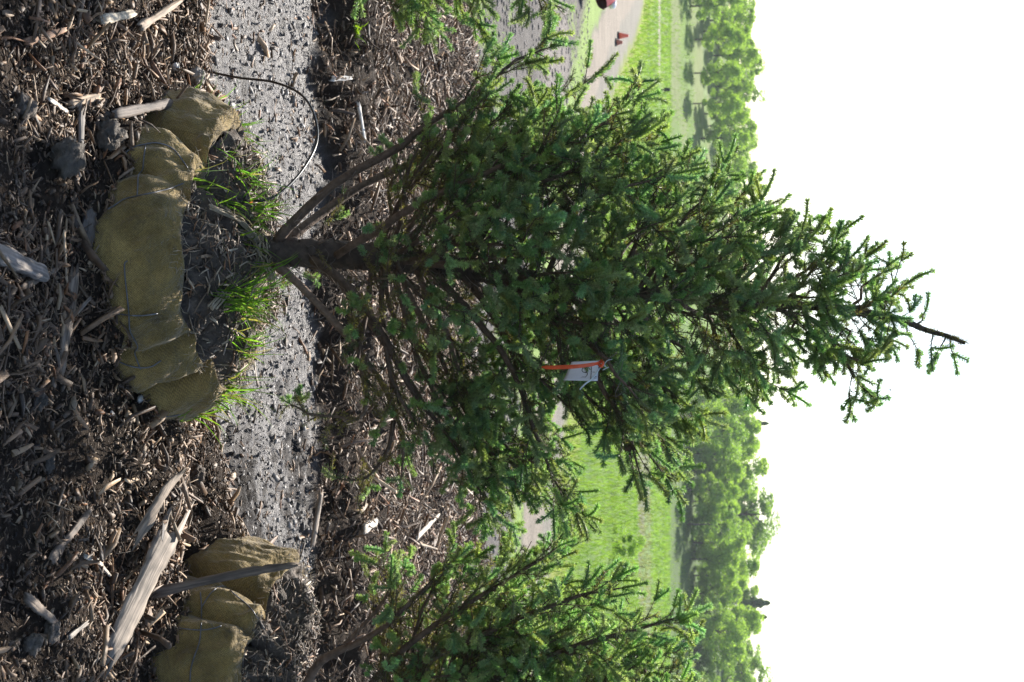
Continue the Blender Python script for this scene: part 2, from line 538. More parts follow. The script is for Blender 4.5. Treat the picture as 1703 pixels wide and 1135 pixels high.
V, F, C = merge([chips(80000, -3.6, 3.8, 6.5, 11.9, 2, .026, .6, (.07, .24), 5, lift=.03, tilt=.45),
                 chips(9000, -3.6, 3.8, 6.5, 11.9, 2, .075, .45, (.04, .12), 6, lift=.05, tilt=.4),
                 chips(300, -3.6, 3.8, 6.6, 11.5, 2, .13, .3, (.06, .12), 7, lift=.06, tilt=.35, cmul=1.3)])
tag(obj("rear_wood_mulch", V, F, M_CHIP, None, C), "sunlit ridge of shredded wood chips beyond the grey bare strip", "wood chips", kind='stuff')
# crumbs on the bare strip
V, F, C = chips(20000, -2.6, 2.8, 5.0, 6.9, 1, .0075, .55, (.3, .9), 8, lift=.001, tilt=.25)
grey = np.repeat(np.random.default_rng(3).uniform(.10, .27, len(C) // 12), 12)
C = np.stack([grey * 1.05, grey * .96, grey * .89], -1)
v2, f2, c2 = chips(4200, -2.6, 2.8, 5.0, 6.9, 1, .022, .6, (.08, .26), 9, lift=.004, tilt=.15)
V, F, C = merge([(V, F, C), (v2, f2, c2)])
tag(obj("soil_crumbs", V, F, M_CHIP, None, C), "grey soil crumbs and splinters on the bare strip between two mulch beds", "soil crumbs", kind='stuff')

# ------------------------------------------------------------------ root balls
def make_ball(center, Rb, zrim, ztop, lobes, creases, seed, name, label):
    """burlap sack: side wall + rolled rim, soil on top inside it. returns root, bvh"""
    cx, cy = center
    root = thing(name, label, "root ball", (cx, cy, 0))
    nth, nz = 360, 46
    th = np.linspace(0, 2 * math.pi, nth, endpoint=False)
    def lob(t, k):           # lumps of the rim
        r = 0
        for (a, wdt, dr, dz) in lobes:
            d = (t - a + math.pi) % (2 * math.pi) - math.pi
            g = np.exp(-(d / wdt) ** 2); r = r + g * (dr, dz)[k]
        return r
    V = np.zeros((nz, nth, 3)); UV = np.zeros((nz, nth, 3))
    for i in range(nz):
        s = i / (nz - 1)
        # profile: wall to s=.62, roll over to s=.85, tuck inside
        if s < .62:
            q = s / .62; rr = 1.0 - .13 * q ** 2.4 + .02 * math.sin(q * 3); zz = -.06 + (zrim + .06) * q
            roll = 0
        else:
            q = (s - .62) / .38; a = q * math.pi * .8
            rr = .87 - .10 * math.sin(a * .5) - .05 * q; zz = zrim + .035 * math.sin(a) - .05 * max(0, q - .7)
        amp = min(1, .25 + s * 1.5)
        cr = 0
        for (a0, a1, wdt, dep) in creases:
            ac = a0 + (a1 - a0) * s
            d = (th - ac + math.pi) % (2 * math.pi) - math.pi
            cr = cr + 1.5 * dep * np.exp(-np.abs(d / wdt) ** 1.4) * (.4 + .8 * s)
        nn = fbm(th * 3 + 20, np.full(nth, s * 4.0), seed, 3) - .5
        fold = (fbm(th * 16 + 7 * s, np.full(nth, s * 2.2), seed + 3, 3) - .5)
        wrap = sst(0, .5, th) * sst(0, .5, 2 * math.pi - th)
        rad = Rb * (rr + amp * lob(th, 0) - cr + (.12 * nn + .085 * fold * (s > .3)) * wrap)
        zj = zz + max(0, s - .15) * (lob(th, 1) + .05 * nn * wrap + .03 * fold * wrap) - cr * .10 * s
        V[i, :, 0] = cx + rad * np.cos(th); V[i, :, 1] = cy + rad * np.sin(th); V[i, :, 2] = zj
        UV[i, :, 0] = th * Rb * 2 * math.pi / .0066; UV[i, :, 1] = s * .42 * 2 * math.pi / .0066
    ii = np.arange(nz - 1)[:, None] * nth; jj = np.arange(nth)[None]; j2 = (jj + 1) % nth
    F = np.stack([ii + jj, ii + j2, ii + nth + j2, ii + nth + jj], -1).reshape(-1, 4)
    Vf = V.reshape(-1, 3)
    me = new_mesh("burlap", Vf - np.array(root['_o']), F, M_BURLAP, None, True)
    a_ = me.attributes.new("weave", 'FLOAT_VECTOR', 'POINT'); a_.data.foreach_set("vector", UV.reshape(-1, 3).astype(np.float32).ravel())
    link("burlap", me, root)
    rf = np.random.default_rng(seed + 40)
    fr = Tubes()
    for k in range(420):
        t_ = rf.integers(0, nth); p = V[int(nz * rf.uniform(.70, .9)), t_]
        d = np.array((math.cos(th[t_]), math.sin(th[t_]), rf.uniform(-.3, 1.0))) + rf.normal(0, .7, 3); d /= np.linalg.norm(d)
        L_ = rf.uniform(.008, .035)
        P = np.array([p, p + d * L_ * .5 + rf.normal(0, .003, 3), p + d * L_ + rf.normal(0, .006, 3)])
        fr.add(P, .0009, 3)
    fr.build("frayed_edge", M_TWINE, root)['kind'] = 'stuff'
    # soil dome inside the rim
    nr = 60
    rim = V[-1]
    S = np.zeros((nr, nth, 3))
    for i in range(nr):
        q = i / (nr - 1)
        S[i, :, 0] = cx + (rim[:, 0] - cx) * (1 - q) * 1.02; S[i, :, 1] = cy + (rim[:, 1] - cy) * (1 - q) * 1.02
        S[i, :, 2] = (rim[:, 2] + .015) * (1 - q) + (ztop) * q + .05 * math.sin(q * math.pi) 
    S[..., 2] += (.07 * (fbm(S[..., 0] * 9, S[..., 1] * 9, seed + 9) - .5) + .04 * (fbm(S[..., 0] * 34, S[..., 1] * 34, seed + 11) - .5))
    ii = np.arange(nr - 1)[:, None] * nth
    F = np.stack([ii + jj, ii + j2, ii + nth + j2, ii + nth + jj], -1).reshape(-1, 4)
    Sf = S.reshape(-1, 3)
    cn = fbm(Sf[:, 0] * 15, Sf[:, 1] * 15, seed + 5)[:, None]
    obj("soil", Sf, F, M_CLOD, root, np.array((.085, .065, .05)) * (.6 + .9 * cn), True)
    bvh = BVHTree.FromPolygons([tuple(v) for v in Vf], [tuple(int(a) for a in f) for f in
          (np.stack([np.arange(nz - 1)[:, None] * nth + jj, np.arange(nz - 1)[:, None] * nth + j2, (np.arange(nz - 1)[:, None] + 1) * nth + j2, (np.arange(nz - 1)[:, None] + 1) * nth + jj], -1).reshape(-1, 4))])
    bsoil = BVHTree.FromPolygons([tuple(v) for v in Sf], [tuple(int(a) for a in f) for f in F])
    # litter lying on the soil: bark shreds and straw
    r = np.random.default_rng(seed)
    tb = Tubes()
    for k in range(1500):
        a = r.uniform(0, 2 * math.pi); q = math.sqrt(r.uniform(.02, .86)) * Rb * .82
        hit = bsoil.ray_cast(Vector((cx + q * math.cos(a), cy + q * math.sin(a), 2)), Vector((0, 0, -1)))[0]
        if hit is None: continue
        L_ = r.uniform(.012, .075); d = r.normal(0, 1, 3); d[2] = abs(d[2]) * .5; d /= np.linalg.norm(d)
        P = np.array(hit) + np.array((0, 0, .005)) + np.outer(np.linspace(-.5, .5, 3), d) * L_ + r.normal(0, .003, (3, 3)); P[:, 2] += .004
        c = CHIP_COLS[r.integers(0, 8)] * r.uniform(.7, 1.5)
        tb.add(P, r.uniform(.0015, .006) * np.array((.7, 1, .5)), 4, c, flat=.5)
    o = tb.build("litter", M_CHIP, root, False); o['kind'] = 'stuff'
    return root, bvh, bsoil

PI = math.pi
def azim(px, py, Y, c):      # helper for where on the ball a lump sits, as seen from the front
    p = at(px, py, Y); return math.atan2(p[1] - c[1], p[0] - c[0])
# angle 0 = right, -pi/2 = towards the camera, pi = left
lobes1 = [(PI * 1.0, .42, .10, .045), (-2.30, .26, .03, .0), (-1.75, .30, .06, -.015), (-1.15, .20, .05, -.03), (-.72, .22, .02, -.015), (-.25, .30, .07, .03), (.9, .5, .0, .02), (2.2, .5, .02, .03)]
creases1 = [(-2.72, -2.42, .07, .12), (-2.15, -2.02, .045, .05), (-.98, -.86, .05, .07), (-.62, -.50, .06, .13), (.3, .4, .08, .08), (1.6, 1.5, .08, .08)]
ball1, bvh1, soil1 = make_ball(BALL_C, .485, .215, .335, lobes1, creases1, 5, "root_ball", "brown burlap root ball in a wire basket under the middle spruce")
lobes2 = [(PI * .98, .36, .07, .075), (-2.55, .25, .0, .03), (-2.0, .3, .05, -.01), (-1.3, .4, .03, -.03), (0, .6, .03, 0), (1.5, .6, .02, 0), (2.4, .3, .06, .05)]
creases2 = [(-2.75, -2.55, .06, .12), (-2.32, -2.22, .05, .08), (-1.6, -1.5, .06, .05), (.5, .4, .08, .1)]
ball2, bvh2, soil2 = make_ball(BALL2_C, .49, .25, .33, lobes2, creases2, 15, "root_ball", "brown burlap root ball at the picture's edge with a dark stick leaning across it")

make_ball(np.array((-1.62, 4.87)), .44, .23, .33, lobes2, creases2, 25, "root_ball", "brown burlap root ball under the spruce past the picture's edge by the hose")
CAM_P = Vector((0, 0, CAM_Z))
def on_ball(bvh, px, py):
    d = Vector(at(px, py, 1.0)) - CAM_P
    h = bvh.ray_cast(CAM_P, d.normalized())
    if h[0] is None: return None
    return np.array(h[0] - d.normalized() * .004)
def wires(root, bvh, paths):
    tb = Tubes()
    for path in paths:
        pts = [on_ball(bvh, *p) for p in spline(path, len(path) * 4)]
        pts = [p for p in pts if p is not None]
        if len(pts) > 2:
            tb = Tubes(); tb.add(np.array(pts), .0021, 5, (.3, .3, .3)); tb.build("basket_wire", M_WIRE, root)
wires(ball1, bvh1, [[(158, 355), (185, 345), (205, 332), (228, 326), (258, 320), (285, 313), (305, 305)],
                    [(228, 326), (229, 308), (230, 292), (237, 282), (239, 262), (242, 242)],
                    [(200, 262), (220, 246), (242, 240), (262, 238), (285, 246), (300, 262), (312, 280)],
                    [(212, 434), (207, 440), (208, 462), (211, 490), (214, 520), (216, 550), (224, 566), (229, 578), (224, 586), (228, 600), (234, 615)],
                    [(150, 517), (166, 527), (178, 519), (196, 522), (216, 525), (240, 525), (262, 522)],
                    [(190, 598), (212, 608), (233, 612), (252, 610), (268, 600)],
                    [(248, 690), (262, 692), (280, 693), (300, 690)]])
wires(ball2, bvh2, [[(333, 985), (335, 1010), (334, 1045), (331, 1070), (322, 1095), (317, 1115), (316, 1133)],
                    [(292, 1044), (315, 1047), (334, 1048), (352, 1046), (368, 1041)],
                    [(335, 1010), (352, 985), (372, 975), (392, 990), (415, 1010), (430, 1030)]])

# twine and torn burlap knotted round the trunk foot
tb = Tubes()
r = np.random.default_rng(12)
TR0 = at(432, 420, 4.56)
for k in range(34):
    a0 = r.uniform(0, 2 * PI); n = 14
    t = np.linspace(0, r.uniform(2, 5), n)
    rad = .050 + .012 * r.random() + .006 * r.standard_normal(n)
    P = np.stack([TR0[0] + rad * np.cos(a0 + t), TR0[1] + rad * np.sin(a0 + t), TR0[2] + r.uniform(-.035, .035) + .012 * np.sin(t * 1.7 + a0) + .004 * r.standard_normal(n)], -1)
    tb.add(P, .0022, 4)
def strand(path, n, rad, sp):
    for k in range(n):
        P = spline([at(*p) for p in path], 12) + np.cumsum(r.normal(0, .0018, (12, 3)), 0) + r.normal(0, sp, 3)
        tb.add(P, rad, 4)
strand([(428, 400, 4.50), (405, 372, 4.45), (385, 360, 4.38), (352, 345, 4.28)], 7, .003, .004)
strand([(425, 398, 4.50), (395, 385, 4.44), (362, 380, 4.34), (335, 383, 4.25)], 6, .003, .004)
strand([(430, 440, 4.50), (405, 458, 4.44), (380, 480, 4.38), (352, 512, 4.28)], 9, .003, .005)
strand([(440, 442, 4.52), (446, 455, 4.50), (425, 475, 4.44), (415, 500, 4.4)], 7, .0025, .006)
strand([(436, 440, 4.52), (448, 452, 4.48), (452, 468, 4.46)], 10, .0028, .006)
tb.build("twine", M_TWINE, ball1)

# ------------------------------------------------------------------ grass
def blades(P0, L_, az, el, wd, col, r, droop=1.0, nseg=5):
    n = len(P0)
    V = np.zeros((n, nseg * 2, 3))
    p = P0.copy(); e = el.copy()
    side = np.stack([-np.sin(az + r.normal(0, .8, n)), np.cos(az + r.normal(0, .8, n)), np.zeros(n)], -1)
    for k in range(nseg):
        w_ = wd * (1 - (k / (nseg - 1)) ** 1.6) + .0002
        V[:, 2 * k] = p - side * w_[:, None] * .5; V[:, 2 * k + 1] = p + side * w_[:, None] * .5
        d = np.stack([np.cos(az) * np.cos(e), np.sin(az) * np.cos(e), np.sin(e)], -1)
        p = p + d * (L_ / (nseg - 1))[:, None]
        e = e - droop * r.uniform(.05, .42, n)
    f = [(2 * k, 2 * k + 1, 2 * k + 3, 2 * k + 2) for k in range(nseg - 1)]
    F = (np.arange(n)[:, None, None] * nseg * 2 + np.array(f)[None]).reshape(-1, 4)
    return V.reshape(-1, 3), F, np.repeat(col, nseg * 2, 0)

def grass_tuft(pts, n, label, seed, Lr=(.06, .19), lean=None):
    r = np.random.default_rng(seed)
    c = np.array(pts, float)
    k = r.integers(0, len(c), n)
    P0 = c[k] + r.normal(0, 1, (n, 3)) * (.014, .014, .003)
    for i in range(n):
        for b_ in (soil1, bvh1):
            h = b_.ray_cast(Vector((P0[i, 0], P0[i, 1], 1)), Vector((0, 0, -1)))[0]
            if h is not None:
                P0[i, 2] = h[2] - .006; break
        else:
            P0[i, 2] = hg(P0[i, 0], P0[i, 1]) - .005
    L_ = r.uniform(Lr[0], Lr[1], n) * 1.2
    az = r.uniform(0, 2 * PI, n); el = r.uniform(.75, 1.5, n)
    col = np.array((.15, .265, .045)) * r.uniform(.6, 1.35, (n, 1)) * (1 + r.normal(0, .08, (n, 3)))
    dry = r.random(n) < .16; col[dry] = (.32, .27, .13)
    V, F, C = blades(P0, L_, az, el, r.uniform(.0032, .0062, n), col, r)
    return tag(obj("grass_tuft", V, F, M_GRASS, None, C), label, "grass")
def atz(px, py, Y): return at(px, py, Y)
G = lambda *a: [at(*q) for q in a]
grass_tuft(G((365, 170, 4.6), (375, 190, 4.62), (385, 215, 4.65), (395, 240, 4.6), (350, 260, 4.42)), 46, "sparse grass blades on the lit end of the root ball beside the hose", 1, (.05, .15))
grass_tuft(G((330, 300, 4.3), (345, 320, 4.36), (372, 340, 4.42), (355, 290, 4.45), (400, 345, 4.5), (385, 300, 4.5)), 90, "loose grass tuft on the root ball under the hose's orange fitting", 2, (.06, .16))
grass_tuft(G((345, 490, 4.32), (352, 500, 4.36), (360, 510, 4.38), (372, 498, 4.42), (380, 520, 4.45), (365, 485, 4.40)), 120, "dense bright green grass tuft close beside the spruce trunk", 3, (.09, .2))
grass_tuft(G((415, 395, 4.46), (425, 380, 4.5), (430, 450, 4.46), (420, 360, 4.5)), 40, "yellowish thin grass blades standing right at the foot of the spruce trunk", 6, (.08, .18))
grass_tuft(G((365, 545, 4.4), (380, 560, 4.45), (395, 590, 4.5), (385, 575, 4.46)), 34, "thin green grass tuft between the dense tuft and the far end tuft", 4, (.06, .15))
grass_tuft(G((330, 665, 4.45), (345, 660, 4.5), (352, 690, 4.5), (330, 690, 4.46), (365, 650, 4.55), (338, 640, 4.5)), 66, "green grass tuft spilling over the shaded end of the root ball", 5, (.06, .17))

# ------------------------------------------------------------------ spruces
OLD = np.array((.080, .108, .058)); NEW = np.array((.270, .370, .165)); OLIVE = np.array((.175, .150, .050))
class Foliage:
    """twig segments that carry needles"""
    def __init__(s): s.a = []; s.b = []; s.kind = []; s.c = []; s.core = Tubes()
    def seg(s, a, b, kind, c): s.a.append(a); s.b.append(b); s.kind.append(kind); s.c.append(c)
    def build(s, name, parent, r, dens=1.0):
        A = np.array(s.a); B = np.array(s.b); K = np.array(s.kind); C = np.array(s.c)
        L_ = np.linalg.norm(B - A, axis=1)
        per = np.select([K == 1, K == 2], [2100.0, 6500.0], 900.0) * dens
        cnt = np.floor(L_ * per + r.random(len(A))).astype(int)
        idx = np.repeat(np.arange(len(A)), cnt)
        n = len(idx)
        t = r.random(n)
        P = A[idx] + (B - A)[idx] * t[:, None]
        T = (B - A)[idx] / (L_[idx][:, None] + 1e-9)
        U = r.standard_normal((n, 3)); U -= (U * T).sum(1)[:, None] * T; U /= np.linalg.norm(U, axis=1)[:, None] + 1e-9
        new = K[idx] >= 1; tuft = K[idx] == 2
        U[~new, 2] += .25                                   # older needles brush upwards
        ang = np.where(tuft, r.normal(.75, .35, n), np.where(new, r.normal(1.0, .15, n), r.normal(.95, .22, n)))
        D = T * np.cos(ang)[:, None] + U * np.sin(ang)[:, None]
        D /= np.linalg.norm(D, axis=1)[:, None]
        nl = np.where(new, r.normal(.0146, .0014, n), r.normal(.0135, .0026, n))
        W = np.cross(D, r.standard_normal((n, 3))); W /= np.linalg.norm(W, axis=1)[:, None] + 1e-9
        hw = np.where(new, .00105, .0009)[:, None]
        tip = P + D * nl[:, None]; mid = P + D * (nl * .55)[:, None]
        V = np.stack([P, mid + W * hw, tip, mid - W * hw], 1).reshape(-1, 3)
        F = np.arange(n * 4).reshape(-1, 4)
        col = C[idx] * r.uniform(.75, 1.28, (n, 1))
        o_ = len(V)
        V = np.vstack([V] + s.core.V); F = np.vstack([F] + [f + o_ for f in s.core.F])
        return obj(name, V, F, M_NEEDLE, parent, np.vstack([np.repeat(col, 4, 0)] + s.core.C))

def unit(v): return v / (np.linalg.norm(v) + 1e-9)

def tips(fol, tw, p, d, r, scale, vig, tint):
    """soft new shoots at the end of a twig: plump fingers, slightly bent"""
    n = 1 + (r.random() < .75) + (r.random() < .5) + (r.random() < .2)
    for k in range(n):
        dd = unit(d + (0 if k == 0 else .85) * r.normal(0, .75, 3) + np.array((0, 0, .12)))
        L_ = r.uniform(.044, .094) * scale * max(vig, .5) * (1 if k == 0 else .85)
        bend = unit(r.normal(0, 1, 3) + np.array((0, 0, -.5))); bend = bend - (bend @ dd) * dd
        curv = r.uniform(.03, .26)
        Q = [p]; m = 4
        c = NEW * r.uniform(.72, 1.2) * tint * np.array((r.uniform(.78, 1.25), 1, r.uniform(.7, 1.25)))
        for j in range(m):
            dd = unit(dd + bend * curv)
            Q.append(Q[-1] + dd * L_ / m)
            fol.seg(Q[-2], Q[-1], 1, c)
        w_ = .0022 + .018 * L_
        fol.core.add(np.array(Q), np.array((.5, .95, 1, 1, .8)) * w_, 6, c * .8, wob=.35)
        q = Q[-1]                                # a tuft closes the end
        fol.seg(q - dd * .004, q + dd * .003, 2, c)

def grow_twig(fol, tw, p, d, L_, r, depth, vig, scale, tint, sun):
    """a needled twig with side twigs"""
    m = max(2, int(L_ / .035) + 1)
    P = [p]; dd = d
    for j in range(m):
        dd = unit(dd + r.normal(0, .10, 3) + np.array((0, 0, .02)))
        P.append(P[-1] + dd * L_ / m)
    P = np.array(P)
    tw.add(P, np.linspace(.0016 + .006 * L_, .0013, len(P)), 3, np.array((.105, .072, .05)) * r.uniform(.7, 1.4))
    c = (OLD if r.random() > (.22 if vig > .7 else .75) else OLIVE) * r.uniform(.7, 1.25) * tint
    for j in range(m):
        if depth == 0 and j / m < .30 and L_ > .1 and r.random() < .6: continue
        if r.random() < .93: fol.seg(P[j], P[j + 1], 0, c)
    if depth < 1 or (depth < 2 and L_ > .14):
        k = int(L_ / .046); sgn = 1
        for j in range(k):
            s = (j + .6 + r.uniform(-.3, .3)) / max(k, 1)
            s = min(max(s, .12), .98)
            i = min(int(s * m), m - 1)
            q = P[i] + (P[i + 1] - P[i]) * (s * m - i)
            t = unit(P[i + 1] - P[i])
            sd = np.cross(t, np.array((0, 0, 1.0))); sd = unit(sd) * sgn; sgn = -sgn
            e = unit(t * r.uniform(.55, .9) + sd * r.uniform(.5, .9) + np.array((0, 0, r.normal(.05, .28))))
            l2 = max(.028, L_ * (1 - s) * r.uniform(.45, .75) + r.uniform(.015, .035))
            grow_twig(fol, tw, q, e, l2, r, depth + 1, vig, scale, tint, sun)
    if r.random() < .54 * min(vig, 1.2):
        tips(fol, tw, P[-1], unit(P[-1] - P[-2]), r, scale, vig, tint)

def bough(root, fol, tw, P, rad0, r, bare=.3, vig=1.0, scale=1.0, tint=1.0, lmax=.26, part=True, barkc=(.125, .085, .062), dens=1.0):
    """main limb along the points P; leafy beyond the bare fraction. its own part of the tree"""
    n = len(P)
    t = np.linspace(0, 1, n)
    P = P + np.cumsum(r.normal(0, .0025, P.shape), 0) * (t[:, None] > .05)
    rad = rad0 * (1 - t) ** .8 + .0019
    target = Tubes() if part else tw
    target.add(P, rad, 7 if part else 4, np.array(barkc) * r.uniform(.75, 1.25), wob=.25)
    seg = np.linalg.norm(np.diff(P, axis=0), axis=1); Lt = seg.sum(); cum = np.concatenate([[0], np.cumsum(seg)])
    k = int(Lt * (1 - bare) / (.041 / dens)); sgn = 1
    for j in range(k):
        s = bare + (1 - bare) * (j + r.uniform(0, 1)) / max(k, 1)
        s = min(s, .995)
        dist = s * Lt; i = min(max(np.searchsorted(cum, dist) - 1, 0), n - 2)
        q = P[i] + (P[i + 1] - P[i]) * (dist - cum[i]) / (seg[i] + 1e-9)
        T = unit(P[i + 1] - P[i])
        sd = np.cross(T, np.array((0, 0, 1.0)))
        if np.linalg.norm(sd) < .2: sd = r.normal(0, 1, 3)
        sd = unit(sd) * sgn; sgn = -sgn
        e = unit(T * r.uniform(.6, 1.0) + sd * r.uniform(.4, .95) + np.array((0, 0, r.normal(.0, .33))))
        l2 = min(lmax, Lt * (1 - s) * .5 + r.uniform(.035, .085))
        grow_twig(fol, tw, q, e, l2, r, 0, vig, scale, tint, 0)
    # dead fine twigs on the inner part
    for j in range(int(Lt * bare / .035)):
        i = r.integers(0, max(1, int(n * bare)))
        d = unit(r.normal(0, 1, 3) + np.array((0, 0, .2))); l2 = r.uniform(.03, .13)
        Q = [P[i]]
        for m in range(3):
            d = unit(d + r.normal(0, .35, 3)); Q.append(Q[-1] + d * l2 / 3)
        tw.add(np.array(Q), np.linspace(.0016, .0006, 4), 3, np.array((.17, .14, .12)) * r.uniform(.6, 1.3))
    if bare < 1:
        for i in range(n - 1):
            if t[i] > max(bare, .55): fol.seg(P[i], P[i + 1], 0, OLD * tint)
        tips(fol, tw, P[-1], unit(P[-1] - P[-2]), r, scale * 1.1, vig, tint)
    if part: target.build("limb", M_BARK, root)

def trunk_fn(pts):
    P = spline(np.array([list(at(a, b, c)) + [rr] for a, b, c, rr in pts]), 90)
    return P
def on_trunk(TP, z):
    i = np.clip(np.searchsorted(TP[:, 2], z), 1, len(TP) - 1)
    a, b = TP[i - 1], TP[i]; f = np.clip((z - a[2]) / (b[2] - a[2] + 1e-9), 0, 1)
    return a + (b - a) * f

def cone_part(root, p, r, L_=.035):
    """a hanging scaly cone"""
    V = []; F = []; n = 0
    m = 9
    for i in range(11):
        s = i / 10; rad = .011 * math.sin(PI * (.12 + .80 * s)) * (1.25 if i % 2 else .85)
        for j in range(m):
            a = 2 * PI * (j + .5 * (i % 2)) / m
            V.append(p + np.array((rad * math.cos(a), rad * math.sin(a), -L_ * s)))
    for i in range(10):
        for j in range(m):
            F.append((i * m + j, i * m + (j + 1) % m, i * m + m + (j + 1) % m, i * m + m + j))
    obj("cone", V, F, M_BARK, root, np.tile(np.array((.09, .055, .035)), (len(V), 1)))

def interp(tab, x):
    a = np.array(tab, float); return np.interp(x, a[:, 0], a[:, 1])

# ---- the middle spruce
r = np.random.default_rng(101)
Y0 = 4.56
T1 = trunk_fn([(395, 418, Y0, .050), (432, 419, Y0, .047), (520, 421, Y0, .043), (620, 427, Y0, .040), (700, 436, Y0, .037), (800, 452, Y0, .033), (900, 470, Y0, .029),
               (1000, 482, Y0, .024), (1100, 492, Y0, .020), (1200, 500, Y0, .0165), (1300, 507, Y0, .0135), (1400, 513, Y0, .0115), (1450, 522, Y0, .0105), (1500, 533, Y0, .0095), (1540, 549, Y0, .0075), (1575, 559, Y0, .0062), (1605, 571, Y0, .0052)])
spruce = thing("spruce_tree", "tall spruce in the middle with a tag, orange ribbon and bare crooked leader", "tree", T1[0, :3])
tb = Tubes(); Td = spline(T1, 320); tb.add(Td[:, :3], Td[:, 3] * (1 + .10 * (fbm(np.arange(320) * .22, np.zeros(320), 9) - .5)), 22, (.062, .045, .036), wob=.26); tb.build("trunk", M_BARK, spruce)
fol = Foliage(); tw = Tubes()
for k in range(260):
    q = T1[int(r.uniform(2, 46))]; a = r.uniform(0, 2 * PI)
    d = np.array((math.cos(a), math.sin(a), r.uniform(-.2, 1.1))); p = q[:3] + np.array((math.cos(a), math.sin(a), 0)) * q[3] * .9
    L_ = r.uniform(.03, .17); P = [p]
    for j in range(5):
        d = unit(unit(d) + r.normal(0, .38, 3)); P.append(P[-1] + d * L_ / 5)
    tw.add(np.array(P), np.linspace(.0017, .0006, 6), 3, np.array((.15, .115, .09)) * r.uniform(.5, 1.5))
    if r.random() < .16: grow_twig(fol, tw, P[-1], d, r.uniform(.04, .10), r, 1, .3, 1, .9, 0)
LEFT = [(500, 330), (560, 250), (640, 195), (700, 170), (800, 118), (900, 92), (1000, 84), (1040, 120), (1080, 175), (1150, 190), (1250, 232), (1290, 305), (1350, 350), (1400, 378), (1450, 408), (1500, 470)]
RIGHT = [(480, 640), (560, 780), (650, 805), (760, 825), (850, 890), (920, 850), (970, 790), (1000, 735), (1050, 790), (1100, 795), (1150, 740), (1250, 695), (1300, 630), (1340, 600), (1400, 560), (1460, 545), (1500, 540)]
SUNDIR = np.array(to_sun)
def auto_boughs(root, TP, fol, tw, n, p0, p1, LEFT, RIGHT, Y, r, rise=.72, shrink=.93, zmin=.70, vig=1.0, dens=1.0, mpx=None, tint=1.0, partsmax=90, upw=1.0, barescale=1.0):
    base = TP[0, :3]
    for k in range(n):
        f = (k + r.random()) / n
        px = p0 + (p1 - p0) * f ** upw
        phi = k * 2.399963 + r.normal(0, .25)
        tr = at(px, 567.5, Y)[2]
        ax = on_trunk(TP, tr)
        xl = at(px, interp(LEFT, px), Y)[0]; xr = at(px, interp(RIGHT, px), Y)[0]
        rl = max(ax[0] - xl, .05); rr_ = max(xr - ax[0], .05)
        cs = math.cos(phi)
        rad = (rr_ if cs > 0 else rl) * abs(cs) ** 1.2 + (1 - abs(cs) ** 1.2) * .5 * (rl + rr_) * .9
        rad *= shrink * r.uniform(.72, 1.0)
        zt = tr
        zb = zt - rad * rise * r.uniform(.75, 1.2)
        zb = max(zb, zmin + .25 * r.random() * (zt - zmin))
        b = on_trunk(TP, zb)[:3]
        tip = np.array((ax[0] + rad * cs, ax[1] + rad * math.sin(phi), zt))
        v = tip - b
        side = np.array((-math.sin(phi), math.cos(phi), 0)) * r.normal(0, .07) * rad
        c1 = b + v * .33 + side + np.array((0, 0, -.05 * rad + r.normal(0, .02)))
        c2 = b + v * .70 + side * .6 + np.array((0, 0, -.10 * rad + r.normal(0, .02)))
        P = spline([b, c1, c2, tip], 12)
        rt = interp(list(zip(TP[:, 2], TP[:, 3])), zb)
        bough(root, fol, tw, P, min(.0038 + .0085 * rad, rt * .42), r, bare=min(.42, .10 + .40 * rad) * barescale, vig=vig * (1.0 if px > 830 else .45), lmax=.12 + .16 * rad, part=k < partsmax, dens=dens * (1.12 if px > 860 else .8), tint=tint)

def hero(root, fol, tw, path, rad, r, bare=.35, vig=1.0, lmax=.2, dens=1.0, n=16, tint=1.0):
    P = spline([at(*p) for p in path], n)
    bough(root, fol, tw, P, rad, r, bare=bare, vig=vig, lmax=lmax, dens=dens, tint=tint)
H = lambda path, rad, **k: hero(spruce, fol, tw, path, rad, r, **k)
# low left limbs
H([(462, 402, 4.54), (480, 372, 4.50), (560, 300, 4.45), (640, 258, 4.42), (700, 212, 4.40), (790, 160, 4.40), (850, 112, 4.42), (905, 90, 4.45)], .0155, bare=.55, lmax=.15, dens=.8)
H([(470, 408, 4.56), (520, 358, 4.66), (600, 300, 4.75), (690, 262, 4.80), (790, 235, 4.85), (900, 180, 4.9), (985, 115, 4.95)], .014, bare=.52, lmax=.17, dens=.8)
H([(560, 425, 4.5), (640, 380, 4.4), (720, 330, 4.3), (830, 280, 4.22), (950, 235, 4.2), (1050, 160, 4.2)], .012, bare=.40)
H([(640, 428, 4.52), (700, 435, 4.4), (790, 385, 4.28), (860, 320, 4.2), (960, 280, 4.16), (1060, 225, 4.15)], .012, bare=.42)
H([(700, 436, 4.5), (790, 440, 4.38), (870, 405, 4.28), (930, 365, 4.22), (1010, 330, 4.18), (1120, 300, 4.15)], .011, bare=.45)
